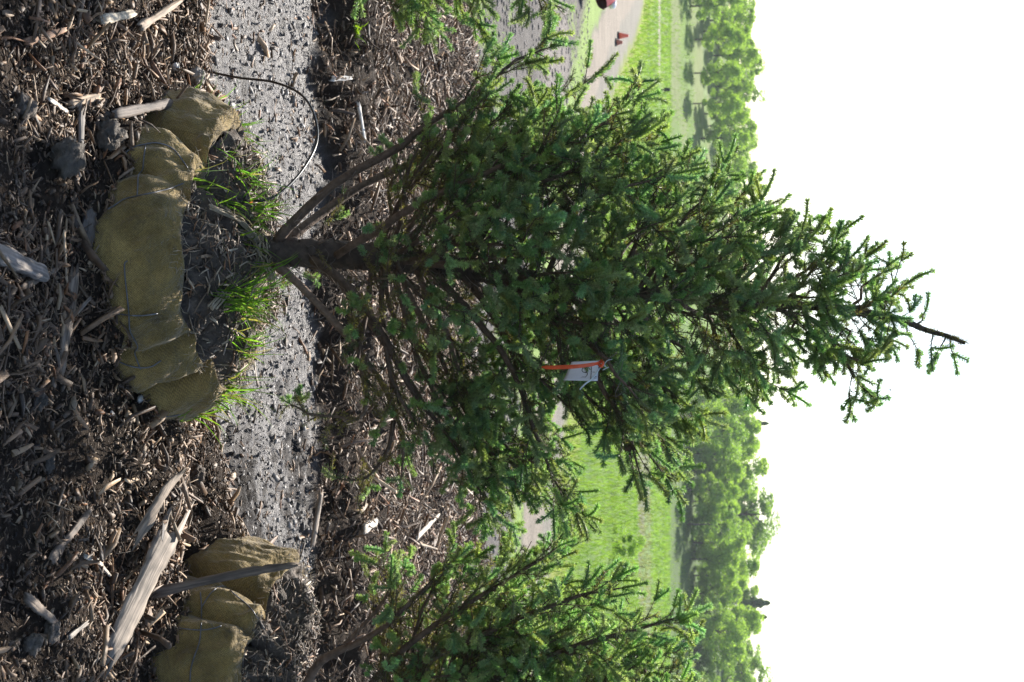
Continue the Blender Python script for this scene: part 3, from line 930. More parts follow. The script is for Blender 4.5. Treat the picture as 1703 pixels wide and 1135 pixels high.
# low right limbs
H([(455, 436, 4.54), (480, 462, 4.50), (540, 520, 4.48), (600, 590, 4.48), (640, 660, 4.5), (665, 740, 4.52), (660, 800, 4.55)], .013, bare=.55, lmax=.16, vig=.35, dens=.7)
H([(520, 432, 4.52), (580, 480, 4.44), (640, 560, 4.40), (690, 650, 4.40), (760, 740, 4.42), (820, 850, 4.45)], .013, bare=.5, lmax=.17, dens=.75)
H([(500, 430, 4.56), (560, 470, 4.62), (640, 570, 4.7), (720, 690, 4.75), (790, 780, 4.8), (840, 880, 4.85)], .012, bare=.55, lmax=.17, dens=.75)
H([(600, 600, 4.49), (610, 640, 4.45), (605, 690, 4.44), (570, 690, 4.44), (520, 682, 4.44), (485, 665, 4.45)], .006, bare=.42, lmax=.10, vig=.15, n=12)
H([(655, 700, 4.5), (650, 745, 4.5), (610, 790, 4.5), (565, 795, 4.5)], .006, bare=.25, lmax=.12, vig=.2, n=10)
H([(840, 462, 4.54), (900, 505, 4.42), (960, 560, 4.34), (1000, 605, 4.30), (1030, 650, 4.28), (1050, 720, 4.26), (1065, 785, 4.25)], .0145, bare=.55, lmax=.15)
H([(950, 548, 4.36), (975, 575, 4.18), (1003, 607, 4.068), (1028, 640, 4.03), (1052, 668, 4.02)], .0062, bare=.78, lmax=.08, n=12)
H([(980, 585, 4.32), (1010, 650, 4.3), (1060, 720, 4.3), (1110, 790, 4.3)], .008, bare=.25, lmax=.14, n=10)
H([(700, 436, 4.52), (780, 520, 4.44), (840, 600, 4.4), (880, 720, 4.4), (930, 840, 4.42)], .011, bare=.5, lmax=.17)
H([(760, 445, 4.56), (830, 540, 4.7), (870, 640, 4.8), (900, 760, 4.85), (965, 842, 4.9)], .011, bare=.4)
# the odd branch that sticks out of the top on the right
H([(1360, 511, 4.55), (1375, 555, 4.52), (1395, 595, 4.5), (1415, 625, 4.48), (1430, 650, 4.46)], .006, bare=.5, lmax=.07, n=9, dens=1.6)
H([(1400, 590, 4.5), (1425, 600, 4.48), (1452, 605, 4.47), (1462, 598, 4.46)], .003, bare=.5, lmax=.04, n=7)
auto_boughs(spruce, T1, fol, tw, 84, 680, 1485, LEFT, RIGHT, Y0, r, partsmax=70, upw=.92)
# bare leader with a few short shoots
for i in [q for q in range(56, 89) for _ in range(4)]:
    fol.seg(T1[i, :3] + r.normal(0, .004, 3), T1[i + 1, :3] + r.normal(0, .004, 3), 0, OLIVE * .7)
for px, py, ex, ey in ((1480, 528, 1475, 560), (1505, 533, 1525, 580), (1525, 540, 1535, 525), (1550, 548, 1548, 578), (1575, 558, 1560, 585), (1580, 560, 1585, 588), (1468, 523, 1498, 435), (1485, 470, 1480, 440), (1500, 532, 1512, 520)):
    a = at(px, py, Y0); b = at(ex, ey, Y0 + r.normal(0, .03))
    Q = np.array([a, (a + b) / 2 + r.normal(0, .005, 3), b]); tw.add(Q, (.0028, .0022, .0015), 4, (.09, .07, .05))
    fol.seg(Q[0], Q[1], 0, OLD); fol.seg(Q[1], Q[2], 0, OLD); tips(fol, tw, b, unit(b - a), r, .75, 1, 1)
tw.build("twigs", M_BARK, spruce); fol.build("needles", spruce, r)
for px, py, Y in ((1055, 745, 4.26), (898, 765, 4.40)):
    cone_part(spruce, at(px, py, Y), r)

# ---- the right hand spruce, curved at the foot
r = np.random.default_rng(202)
Y2 = 5.0
T2 = trunk_fn([(480, 1185, Y2, .046), (520, 1180, Y2, .043), (620, 1172, Y2, .038), (720, 1168, Y2, .034), (850, 1168, Y2, .028), (980, 1172, Y2, .018), (1060, 1176, Y2, .012), (1120, 1180, Y2, .008), (1180, 1184, Y2, .005)])
spruce2 = thing("spruce_tree", "bushy spruce with a bowed low limb, cut by the picture's edge beside the middle tree", "tree", T2[0, :3])
tb = Tubes(); tb.add(T2[:, :3], T2[:, 3], 12, (.10, .072, .055), wob=.14); tb.build("trunk", M_BARK, spruce2)
fol = Foliage(); tw = Tubes()
L2 = [(560, 1000), (600, 960), (660, 905), (700, 880), (780, 880), (850, 890), (900, 895), (960, 900), (1000, 950), (1030, 1000), (1090, 1045), (1130, 1085), (1170, 1120), (1225, 1178)]
R2 = [(a, 2 * 1172 - b) for a, b in L2]
H2 = lambda path, rad, **k: hero(spruce2, fol, tw, path, rad, r, **k)
H2([(505, 1165, 4.95), (515, 1120, 4.88), (545, 1085, 4.84), (595, 1062, 4.82), (640, 1035, 4.8), (700, 975, 4.8), (760, 930, 4.8)], .016, bare=.55, lmax=.16, tint=1.12)
H2([(575, 1072, 4.83), (610, 1035, 4.86), (640, 1000, 4.9), (650, 965, 4.92), (622, 940, 4.92)], .007, bare=.75, lmax=.06, n=10)
H2([(600, 1168, 4.95), (640, 1120, 4.82), (720, 1050, 4.72), (830, 980, 4.68), (940, 905, 4.66)], .013, bare=.42, lmax=.17, tint=1.12)
H2([(640, 1168, 4.95), (700, 1110, 4.8), (820, 1050, 4.7), (950, 1000, 4.65), (1035, 985, 4.62)], .012, bare=.38, lmax=.17, tint=1.12)
H2([(760, 1168, 4.95), (850, 1120, 4.8), (960, 1085, 4.72), (1060, 1060, 4.7), (1130, 1040, 4.7)], .010, bare=.35, lmax=.16, tint=1.12)
auto_boughs(spruce2, T2, fol, tw, 58, 640, 1165, L2, R2, Y2, r, partsmax=52, dens=1.12, tint=1.12, vig=1.1, barescale=.5)
tw.build("twigs", M_BARK, spruce2); fol.build("needles", spruce2, r)
for px, py, Y in ((958, 1085, 4.72), (820, 1052, 4.70)):
    cone_part(spruce2, at(px, py, Y), r)

# ---- the left hand spruce: only its branch tips reach into the picture
r = np.random.default_rng(303)
Y3 = 4.85
T3 = trunk_fn([(440, -260, Y3, .044), (600, -262, Y3, .038), (800, -265, Y3, .031), (1000, -268, Y3, .024), (1200, -272, Y3, .014), (1340, -276, Y3, .005)])
spruce3 = thing("spruce_tree", "spruce with only a few green branch tips reaching in at the edge past the hose", "tree", T3[0, :3])
tb = Tubes(); tb.add(T3[:, :3], T3[:, 3], 10, (.10, .072, .055), wob=.14); tb.build("trunk", M_BARK, spruce3)
fol = Foliage(); tw = Tubes()
R3 = [(560, -80), (640, -40), (720, -50), (800, -40), (900, -20), (960, -60), (1040, -120), (1200, -190), (1340, -260)]
L3 = [(a, -530 - b) for a, b in R3]
H3 = lambda path, rad, **k: hero(spruce3, fol, tw, path, rad, r, **k)
H3([(540, -258, 4.85), (580, -140, 4.8), (620, -60, 4.78), (655, 22, 4.76)], .010, bare=.35, lmax=.16, n=12, dens=1.6)
H3([(600, -258, 4.85), (650, -140, 4.8), (685, -50, 4.78), (712, 30, 4.76)], .010, bare=.35, lmax=.16, n=12, dens=1.6)
H3([(660, -258, 4.85), (720, -150, 4.8), (765, -60, 4.78), (790, 26, 4.76)], .010, bare=.35, lmax=.12, n=12, dens=1.5)
H3([(740, -260, 4.85), (810, -150, 4.8), (860, -60, 4.78), (892, 22, 4.76)], .010, bare=.35, lmax=.12, n=12, dens=1.5)
auto_boughs(spruce3, T3, fol, tw, 14, 700, 1300, L3, R3, Y3, r, partsmax=24, dens=.7)
tw.build("twigs", M_BARK, spruce3); fol.build("needles", spruce3, r, .7)

# ------------------------------------------------------------------ tag and ribbon on the middle tree
def build_tag():
    Yt = 4.06
    o = at(998, 617, Yt)
    tg = thing("paper_tag", "white paper tag with handwritten figures hanging from a branch of the middle spruce", "tag", o)
    # curled sheet; corners from the photograph: top edge (px 995) to bottom edge (px ~940)
    tl, tr_, br, bl = (996, 600), (994, 634), (937, 633), (951, 602)
    n = 10
    V = []; 
    def sheet(a, b, dy=0.0):      # a across, b down
        x0 = np.array(tl) * (1 - a) + np.array(tr_) * a; x1 = np.array(bl) * (1 - a) + np.array(br) * a
        p = x0 * (1 - b) + x1 * b
        return at(p[0], p[1], Yt + .012 * math.sin(a * PI) + .02 * b * b + dy)
    for i in range(n + 1):
        for j in range(n + 1):
            V.append(sheet(j / n, i / n))
    F = [(i * (n + 1) + j, i * (n + 1) + j + 1, (i + 1) * (n + 1) + j + 1, (i + 1) * (n + 1) + j) for i in range(n) for j in range(n)]
    o1 = obj("sheet", V, F, M_PAPER, tg, None, True)
    sm = o1.modifiers.new("thick", 'SOLIDIFY'); sm.thickness = .0006
    def stroke(pts, rad=.0009):
        # strokes in the coordinates of the enlarged photograph crop (1703 px for 100)
        q = []
        for X, Yy in spline(pts, len(pts) * 5):
            px = 920 + X / 17.03; py = 585 + Yy / 17.03
            b = (995.5 - px) / 50.5; a = (py - 601) / 32.5
            q.append(at(px, py, Yt + .012 * math.sin(np.clip(a, 0, 1) * PI) + .02 * b * b - .0014))
        ink.add(np.array(q), rad, 5, (0, 0, 0))
    ink = Tubes()
    stroke([(990, 440), (960, 520), (930, 580), (880, 590), (840, 575), (815, 530), (840, 462)])
    stroke([(915, 592), (950, 598), (968, 612), (962, 660), (935, 700), (910, 725), (850, 722), (750, 742)])
    stroke([(1110, 580), (1185, 585)], .0005)
    stroke([(1140, 708), (1230, 712)], .0006)
    stroke([(1110, 745), (1225, 752)], .0005)
    ink.build("writing", M_INK, tg)
    fold = Tubes()
    fold.add(np.array([at(920 + 1085 / 17.03, 585 + 425 / 17.03, Yt - .003), at(920 + 1060 / 17.03, 585 + 830 / 17.03, Yt - .003)]), .0011, 5)
    fold.build("fold_line", M_BARK, tg)  # dark line of the sheet's fold, laid on as a thin tube
    tie = Tubes()
    tie.add(spline([at(998, 612, Yt), at(985, 630, Yt - .012), at(974, 638, Yt - .015), at(964, 648, Yt - .012)], 12), .0022, 6)
    for k in range(4):
        c = at(999 + 2.4 * k, 603 + 1.6 * k, Yt)
        a = np.linspace(0, 2 * PI, 14)
        tie.add(np.array([c + np.array((.006 * math.cos(q), .007 * math.sin(q), .006 * math.cos(q) * .6)) for q in a]), .0011, 5)
    tie.add(spline([at(1004, 608, Yt), at(1010, 600, Yt), at(1018, 598, Yt + .01)], 8), .0012, 5)
    tie.add(spline([at(1002, 616, Yt), at(1010, 612, Yt), at(1017, 609, Yt + .01)], 8), .0012, 5)
    tie.build("twist_tie", M_TIE, tg)
    # ribbon
    rb = thing("ribbon", "narrow orange plastic ribbon hanging across the white tag", "ribbon", at(998, 607, 4.04))
    pts = spline([at(p, q, y) for p, q, y in ((999, 603, 4.055), (992, 605, 4.035), (975, 608, 4.03), (955, 610, 4.03), (935, 611, 4.035), (915, 611.5, 4.04), (901, 611, 4.045))], 26)
    V = []; 
    for i, p in enumerate(pts):
        q = i / 25; w_ = (.0055 if q > .2 else .0045) * (1 if q < .93 else .55)
        an = .5 * math.sin(q * 5)
        d = np.array((math.cos(an), math.sin(an) * .6, 0)) * w_
        V += [p - d, p + d]
    F = [(2 * i, 2 * i + 1, 2 * i + 3, 2 * i + 2) for i in range(25)]
    o2 = obj("strip", V, F, M_RIBBON, rb); sm = o2.modifiers.new("thick", 'SOLIDIFY'); sm.thickness = .0004
    kn = Tubes(); kn.add(spline([at(1000, 600, 4.055), at(1003, 604, 4.03), at(1000, 610, 4.035), at(996, 606, 4.05), at(1000, 600, 4.055)], 16), .004, 6); kn.build("knot", M_RIBBON, rb)
build_tag()

# ------------------------------------------------------------------ drip line
tb = Tubes()
hose = thing("drip_hose", "thin black drip hose arching off the root ball to a grey pipe", "hose", at(412, 334, 4.48))
P = spline([at(*p) for p in ((418, 334, 4.50), (440, 333, 4.50), (470, 318, 4.56), (505, 280, 4.66), (527, 235, 4.75), (522, 190, 4.82), (500, 157, 4.88), (455, 137, 4.94), (400, 130, 4.98), (355, 121, 5.02), (330, 111, 5.05))], 60)
tb.add(P, .0042, 8); tb.build("tube", M_RUBBER, hose)
tb = Tubes(); tb.add(np.array([at(405, 335, 4.49), at(412, 334, 4.49), at(420, 333.5, 4.5)]), (.007, .009, .006), 8); tb.build("emitter", M_ORANGE, hose)
p0 = at(326, 112, 5.05); 
pipe = thing("drip_pipe", "grey plastic pipe lying along the edge of the mulch at the picture's corner", "pipe", p0)
tb = Tubes(); tb.add(spline([p0, at(325, 60, 5.05), at(325, 0, 5.06), at(322, -200, 5.08)], 20), .0085, 10); tb.build("tube", M_PIPE, pipe)
tb = Tubes(); tb.add(np.array([at(326, 118, 5.05), at(326, 112, 5.05), at(325.5, 104, 5.05)]), (.010, .012, .0105), 10); tb.build("connector", M_RUBBER, pipe)

# ------------------------------------------------------------------ pieces of wood, clods, stones
def wood(label, a, b, w0, w1, th, col, seed, ragged=.3, bend=0.0, name="wood_piece", la=.02, lb=.02, cat="wood", A=None, B=None, n=22, k=10):
    """split piece of wood from photo point a to photo point b lying on the ground (or between points A and B)"""
    r = np.random.default_rng(seed)
    pa = ray_ground(*a, lift=la) if A is None else np.array(A); pb = ray_ground(*b, lift=lb) if B is None else np.array(B)
    L_ = np.linalg.norm(pb - pa); X = unit(pb - pa)
    Zv = unit(np.array((0, -.25, 1.0)) - X * (X @ np.array((0, -.25, 1.0)))); Yv = np.cross(Zv, X)
    V = []; F = []
    ph = r.uniform(0, 6, k)
    rough = r.normal(0, 1, k)
    for i in range(n):
        s = i / (n - 1)
        wd = (w0 + (w1 - w0) * s) * (1 + .12 * math.sin(s * 9 + seed) + .05 * r.normal())
        cen = np.array((s * L_, bend * L_ * math.sin(PI * s), .25 * bend * L_ * math.sin(PI * s * 1.5)))
        for j in range(k):
            q = 2 * PI * j / k
            e = abs(math.cos(q)) ** .7 * (1 if math.cos(q) > 0 else -1); f = abs(math.sin(q)) ** .7 * (1 if math.sin(q) > 0 else -1)
            gr = 1 + .10 * rough[j] + .06 * r.normal()
            x = 0
            if i in (0, n - 1):
                x = (r.uniform(-.4, 1) * ragged * wd * 2.2 + rough[j] * ragged * wd) * (-1 if i == 0 else 1)
                gr *= .7
            V.append(cen + np.array((x, e * wd * .5 * gr, f * th * .5 * gr * (1 - .2 * s))))
    for i in range(n - 1):
        for j in range(k):
            F.append((i * k + j, i * k + (j + 1) % k, i * k + k + (j + 1) % k, i * k + k + j))
    V += [np.array((.01 * L_, 0, 0)), np.array((.985 * L_, 0, 0))]
    e0, e1 = len(V) - 2, len(V) - 1
    for j in range(0, k, 2):
        F.append((e0, (j + 2) % k, (j + 1) % k, j)); F.append((e1, (n - 1) * k + j, (n - 1) * k + j + 1, (n - 1) * k + (j + 2) % k))
    C = np.array(col) * r.uniform(.8, 1.2, (len(V), 1))
    me = new_mesh(name, np.array(V), np.array(F), M_WOOD, C, False)
    o = link(name, me)
    o.matrix_world = Matrix(((X[0], Yv[0], Zv[0], pa[0]), (X[1], Yv[1], Zv[1], pa[1]), (X[2], Yv[2], Zv[2], pa[2]), (0, 0, 0, 1)))
    return tag(o, label, cat)
GREYW = (.29, .235, .185); DKW = (.13, .095, .07); BRW = (.2, .15, .11); PALE = (.5, .44, .36)
wood("broad weathered grey wood slab lying in front of the edge root ball", (282, 884), (186, 1086), .10, .075, .028, GREYW, 1, ragged=.5, la=.035, lb=.03)
wood("long dark brown stick leaning up across the root ball at the picture's edge", None, None, .032, .022, .018, DKW, 2, A=at(255, 988, 4.50), B=at(491, 940, 4.72), bend=.02, ragged=.5)
wood("short thick dark log lying against the front of the middle root ball", None, None, .05, .055, .04, (.17, .135, .105), 3, A=at(152, 316, 4.06), B=at(136, 436, 4.02))
wood("straight brown branch piece on the mulch in front of the middle root ball", (122, 462), (100, 612), .034, .026, .024, (.24, .18, .13), 4, la=.025, lb=.02)
wood("little broken side stub jutting from the straight brown branch piece", (118, 530), (150, 496), .012, .010, .01, (.19, .15, .12), 41, la=.03, lb=.05)
wood("round cut log end at the bottom of the shaded mulch", (-20, 415), (74, 457), .05, .048, .042, (.26, .22, .19), 5, ragged=.05, la=.02, lb=.02)
wood("thin pale sliver lying between the cut log and the straight branch", (35, 480), (95, 448), .02, .012, .012, BRW, 6)
wood("dark sloping branch piece half buried in the shaded mulch", (84, 932), (150, 848), .03, .018, .016, DKW, 7, la=.02)
wood("curved splintered brown strip standing behind the grey slab", (245, 870), (302, 790), .05, .022, .014, (.25, .19, .14), 8, bend=.10, ragged=.7, la=.03, lb=.06)
wood("pale forked splinter on the dark mulch above the slab", (140, 925), (168, 938), .012, .012, .008, PALE, 9, la=.02, lb=.03)
wood("short pale stick lying beside the forked splinter", (160, 930), (185, 960), .012, .009, .008, (.42, .36, .29), 10, la=.03, lb=.02)
wood("brown bark chunk in the sunny mulch with small twigs", (45, 995), (88, 1032), .028, .02, .016, BRW, 11)
wood("short grey stick lying right of the bark chunk", (115, 1060), (145, 1036), .014, .012, .010, (.28, .24, .2), 12)
wood("pale blond wood chunk in the sunny corner of the mulch", (172, 33), (222, 22), .028, .022, .018, (.50, .42, .31), 13, ragged=.5, la=.03, lb=.03)
wood("long brown splinter pointing to the grey pipe in the sunny corner", (235, 45), (300, 2), .026, .016, .012, (.28, .21, .15), 14, la=.03, lb=.04)
wood("reddish brown wood strip in the sunny mulch at the left", (45, 70), (108, 50), .022, .014, .012, (.30, .17, .10), 15, la=.025, lb=.03)
wood("flat tan bark flake beside the corner of the shadow", (118, 172), (165, 160), .03, .022, .010, (.38, .28, .19), 16, la=.02, lb=.02)
wood("thin white splinter at the sunny edge of the tree shadow", (82, 165), (112, 186), .014, .012, .008, (.58, .52, .44), 17, la=.02, lb=.02)
wood("dark branch running under the sunny end of the middle root ball", (190, 190), (280, 172), .03, .026, .02, (.14, .11, .09), 18, la=.03, lb=.04)
wood("grey split stick in the shade left of the middle root ball", (135, 180), (133, 285), .022, .018, .016, (.17, .145, .125), 19, la=.02, lb=.02)
wood("white stick lying across the dark front of the rear mulch bed", (596, 172), (607, 236), .022, .016, .016, (.62, .58, .52), 20, la=.04, lb=.04)
wood("short white splinter on the rear mulch bed above the white stick", (553, 131), (584, 130), .024, .016, .014, (.62, .58, .52), 21, la=.04, lb=.03)
wood("long pale splinter in the sunny rear bed beside the edge spruce", (692, 895), (730, 856), .035, .02, .016, (.52, .44, .34), 22, la=.05, lb=.06)
wood("brown weathered root lying along the rear edge of the bare strip", (520, 905), (534, 820), .03, .022, .02, (.26, .2, .15), 23, la=.05, lb=.05)
wood("pale broken wood block in the rear mulch bed near the right spruce", (605, 880), (625, 868), .05, .04, .02, (.5, .43, .34), 24, la=.06, lb=.06)

def lump(label, px, py, size, col, seed, name, cat, lift=.0, m=M_CLOD, squash=.75):
    r = np.random.default_rng(seed)
    c = ray_ground(px, py, .01) + np.array((0, 0, size * .25 + lift))
    n, k = 22, 32
    V = []
    for i in range(n):
        for j in range(k):
            a = PI * i / (n - 1); b = 2 * PI * j / k
            d = np.array((math.sin(a) * math.cos(b), math.sin(a) * math.sin(b), math.cos(a)))
            q = (fbm(d[0] * 2 + seed * 3.1 + d[2], d[1] * 2 + d[2] * 1.3, seed, 4) - .5) * .9 + (fbm(d[0] * 7 + d[2] * 5, d[1] * 7 - d[2] * 4, seed + 2, 4) - .5) * .62
            V.append(d * size * (1 + q) * (1, 1, squash))
    F = [(i * k + j, i * k + (j + 1) % k, i * k + k + (j + 1) % k, i * k + k + j) for i in range(n - 1) for j in range(k)]
    V = np.array(V)
    C = np.array(col) * (.8 + .4 * RNG.random((len(V), 1)))
    me = new_mesh(name, V, np.array(F), m, C, True)
    return tag(link(name, me, None, tuple(c)), label, cat)
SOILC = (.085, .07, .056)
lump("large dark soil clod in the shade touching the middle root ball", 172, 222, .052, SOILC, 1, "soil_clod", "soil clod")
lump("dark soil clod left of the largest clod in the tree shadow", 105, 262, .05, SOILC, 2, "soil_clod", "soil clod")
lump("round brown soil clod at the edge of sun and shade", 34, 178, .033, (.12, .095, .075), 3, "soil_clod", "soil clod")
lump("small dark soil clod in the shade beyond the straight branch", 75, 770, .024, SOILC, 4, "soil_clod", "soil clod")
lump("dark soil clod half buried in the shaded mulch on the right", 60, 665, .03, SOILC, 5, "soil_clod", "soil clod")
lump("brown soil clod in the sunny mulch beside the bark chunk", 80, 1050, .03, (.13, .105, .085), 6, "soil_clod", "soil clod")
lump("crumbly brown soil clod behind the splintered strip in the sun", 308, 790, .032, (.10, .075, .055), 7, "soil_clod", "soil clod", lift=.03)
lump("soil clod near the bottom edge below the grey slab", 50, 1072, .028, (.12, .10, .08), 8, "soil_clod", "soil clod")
lump("smooth pale stone at the joint of the hose and the grey pipe", 316, 128, .027, (.33, .29, .255), 9, "stone", "stone", lift=.02, squash=.8)
lump("white pebble in the mulch just left of the pale stone", 286, 112, .014, (.62, .59, .55), 10, "pebble", "stone", lift=.01)
lump("white pebble in the shade beside the far end of the middle root ball", 231, 664, .011, (.55, .53, .5), 11, "pebble", "stone")
lump("small grey white pebble lower in the shade than the white one", 185, 688, .008, (.5, .48, .46), 12, "pebble", "stone")
# weed seedling on the rear bed
rr = np.random.default_rng(5)
pw = ray_ground(592, 55, .03)
n = 26
V, F, C = blades(np.tile(pw, (n, 1)) + rr.normal(0, .025, (n, 3)) * (1, 1, .2), rr.uniform(.03, .07, n), rr.uniform(0, 6.28, n), rr.uniform(.3, 1.3, n), rr.uniform(.012, .02, n), np.tile((.17, .25, .03), (n, 1)), rr)
tag(obj("weed", V, F, M_GRASS, None, C), "small yellow green weed at the front of the rear mulch bed", "weed")

# ------------------------------------------------------------------ meadow, weeds on the plot
def meadow():
    r = np.random.default_rng(31)
    n = 120000
    y = 17 * (130 / 17) ** (r.random(n) ** .8); x = r.uniform(-.5, .5, n) * y * 1.0
    d, side, wd = road_dist(x, y)
    ok = (side < 0) & (d > wd + 1.2) & ~((np.abs(y - 82 - .05 * x) < 2.3) & (x < -12 - .02 * y + 1.5))
    hp = (y > 51) & (y < 67) & (x / y > .06)
    ok &= ~(hp & (r.random(n) < .45))
    x, y, hp = x[ok], y[ok], hp[ok]; n = len(x)
    sc = np.clip(y / 30, .7, 3.2)
    L_ = r.uniform(.10, .24, n) * (.75 + .25 * sc)
    col = np.array((.165, .245, .062)) * r.uniform(.7, 1.25, (n, 1)) * (1 + r.normal(0, .06, (n, 3)))
    col *= (.85 + .4 * fbm(x * .12, y * .3, 90))[:, None]
    col[hp] = np.array((.20, .20, .145)) * r.uniform(.6, 1.2, (hp.sum(), 1))
    V, F, C = blades(np.stack([x, y, hg(x, y) - .02], -1), L_, r.uniform(0, 6.28, n), r.uniform(.9, 1.5, n), .018 * sc, col, r, droop=.8, nseg=3)
    tag(obj("meadow_grass", V, F, M_GRASS, None, C), "bright green meadow grass beyond the gravel road", "grass", kind='stuff')
    n = 2600
    y = r.uniform(11.6, 27, n); x = r.uniform(-.4, .4, n) * y
    d, side, wd = road_dist(x, y)
    ok = (side > 0) & (d > wd + .1) & ((fbm(x * .9, y * .9, 61) > .56) | (d < wd + .9)) & (y > edge_rear(x) + .2)
    x, y = x[ok], y[ok]; n = len(x)
    V, F, C = blades(np.stack([x, y, hg(x, y) - .01], -1), r.uniform(.03, .11, n), r.uniform(0, 6.28, n), r.uniform(.4, 1.4, n), r.uniform(.01, .022, n), np.array((.16, .26, .05)) * r.uniform(.6, 1.3, (n, 1)), r, nseg=3)
    tag(obj("field_weeds", V, F, M_GRASS, None, C), "low green weeds scattered over the bare grey plot", "weeds", kind='stuff')
    # wet dark lumps on the plot
    n = 9000
    y = 11.4 + 15 * r.random(n) ** 1.3; x = r.uniform(-.42, .42, n) * y
    d, side, wd = road_dist(x, y)
    ok = (side > 0) & (d > wd + .2) & (y > edge_rear(x))
    x, y = x[ok], y[ok]; n = len(x)
    s = r.uniform(.01, .045, n)
    B = np.array([(1, 0, 0), (0, 1, 0), (-1, 0, 0), (0, -1, 0), (0, 0, 1), (0, 0, -1)], float)
    V = np.stack([x, y, hg(x, y)], -1)[:, None] + B[None] * s[:, None, None] * r.uniform(.6, 1.3, (n, 6, 1)) * (1, 1, .6)
    f = np.array([(0, 1, 4), (1, 2, 4), (2, 3, 4), (3, 0, 4), (1, 0, 5), (2, 1, 5), (3, 2, 5), (0, 3, 5)])
    F = (np.arange(n)[:, None, None] * 6 + f[None]).reshape(-1, 3)
    C = np.repeat(np.array((.12, .108, .1)) * r.uniform(.6, 1.3, (n, 1)), 6, 0)
    tag(obj("plot_clods", V.reshape(-1, 3), F, M_CLOD, None, C), "dark earth lumps strewn over the bare plot before the road", "soil", kind='stuff')
meadow()

# ------------------------------------------------------------------ distant trees
def crown_mesh(kind, seed):
    """leafy crown of unit height 1 (base of trunk at 0): many small leaf clumps over limbs"""
    r = np.random.default_rng(seed)
    n = 5200 if kind != 'pine' else 3600
    if kind == 'pine':
        h = .10 + .90 * r.random(n) ** .8
        lay = .5 + .5 * np.cos(h * 46 + r.normal(0, .5, n))
        rad = .27 * (1.02 - h) ** .85 * (.55 + .45 * lay) * np.sqrt(r.random(n)) * 1.15
        a = r.uniform(0, 2 * PI, n)
        P = np.stack([rad * np.cos(a), rad * np.sin(a), h - .25 * rad], -1)
        s = .022 * np.ones(n)
        col = np.array((.13, .22, .10))
    else:
        blobs = []
        lo, wx = (.26, .30) if kind == 'round' else ((.16, .38) if kind == 'broad' else (.20, .24))
        for k in range(28):
            hz = lo + (1 - lo) * r.random(); q = (hz - lo) / (1 - lo)
            rr_ = wx * math.sin(PI * min(.95, .16 + .78 * q)) ** .8 * r.uniform(.3, .85); a = r.uniform(0, 2 * PI)
            blobs.append((rr_ * math.cos(a), rr_ * math.sin(a), hz - .06, r.uniform(.06, .13)))
        b = np.array(blobs)[r.integers(0, len(blobs), n)]
        d = r.standard_normal((n, 3)); d /= np.linalg.norm(d, axis=1)[:, None]
        P = b[:, :3] + d * (b[:, 3] * r.random(n) ** .3)[:, None] * (1.1, 1.1, .85)
        s = r.uniform(.011, .021, n)
        col = np.array((.29, .43, .092)) if kind != 'broad' else np.array((.235, .37, .09))
    U = r.standard_normal((n, 3)); U /= np.linalg.norm(U, axis=1)[:, None]
    W = np.cross(U, r.standard_normal((n, 3))); W /= np.linalg.norm(W, axis=1)[:, None]
    V = np.stack([P - U * s[:, None], P + W * s[:, None] * .7, P + U * s[:, None], P - W * s[:, None] * .7], 1).reshape(-1, 3)
    C = np.repeat(col * r.uniform(.7, 1.3, (n, 1)), 4, 0)
    cm = new_mesh("crown", V, np.arange(n * 4).reshape(-1, 4), M_LEAF, C)
    t = Tubes(); 
    top = .9 if kind == 'pine' else .72
    t.add(np.array([(0, 0, -.03), (.004, 0, .2), (-.004, .005, .45), (0, 0, top)]), (.017, .013, .010, .003), 6, (.10, .08, .065))
    if kind != 'pine':
        for k in range(7):
            a = r.uniform(0, 2 * PI); z = r.uniform(.25, .5)
            t.add(np.array([(0, 0, z), (.09 * math.cos(a), .09 * math.sin(a), z + .1), (.19 * math.cos(a), .19 * math.sin(a), z + .26)]), (.007, .005, .002), 4, (.10, .08, .065))
    tm = new_mesh("trunk", np.vstack(t.V), np.vstack(t.F), M_BARK, np.vstack(t.C), True)
    return cm, tm
KIND = {k: [crown_mesh(k, 400 + i * 7 + s) for s in range(3)] for i, k in enumerate(('round', 'slim', 'broad', 'pine'))}
rt = np.random.default_rng(77)
def far_tree(kind, v, py, Y, height, label, group=None, wide=1.0):
    x = at(851.5, py, Y)[0]; z = float(hg(x, Y))
    o = bpy.data.objects.new("pine_tree" if kind == 'pine' else "leafy_tree", None)
    COL.objects.link(o)
    o.location = (x, Y, z - .05); o.rotation_euler = (0, 0, rt.uniform(0, 6.28)); o.scale = (height * wide, height * wide, height)
    tag(o, label, "tree", group)
    cm, tm = KIND[kind][v % 3]
    link("crown", cm, o); link("trunk", tm, o)
    return o
# the separate young trees on the slope at the left (top of the lying picture)
far_tree('round', 0, 128, 130.5, 4.2, "young round tree on the pasture slope, second of the slope row from the road")
far_tree('round', 1, 73, 131, 4.4, "young round tree on the slope standing over the red cones' side of the meadow")
far_tree('broad', 2, 18, 129, 4.8, "bushy broad young tree nearest the picture's edge on the slope")
far_tree('round', 2, 178, 130, 4.3, "young tree on the slope partly hidden by the middle spruce's upper branches")
for i, (py, Y) in enumerate(((5, 137), (60, 136), (86, 146), (118, 147), (135, 138), (165, 146), (195, 136), (235, 134), (255, 144), (280, 138), (30, 148))):
    far_tree(['round', 'slim', 'broad'][i % 3], i, py, Y, rt.uniform(3.0, 4.6), "leafy tree in the loose grove between the slope row and the skyline wood", "trees of the loose grove on the slope", wide=1.2)
far_tree('slim', 0, 42, 140, 4.2, "slim pale tree higher on the slope behind the edge tree", wide=1.2)
far_tree('round', 0, 100, 142, 4.4, "pale green tree higher on the slope between two nearer young trees")
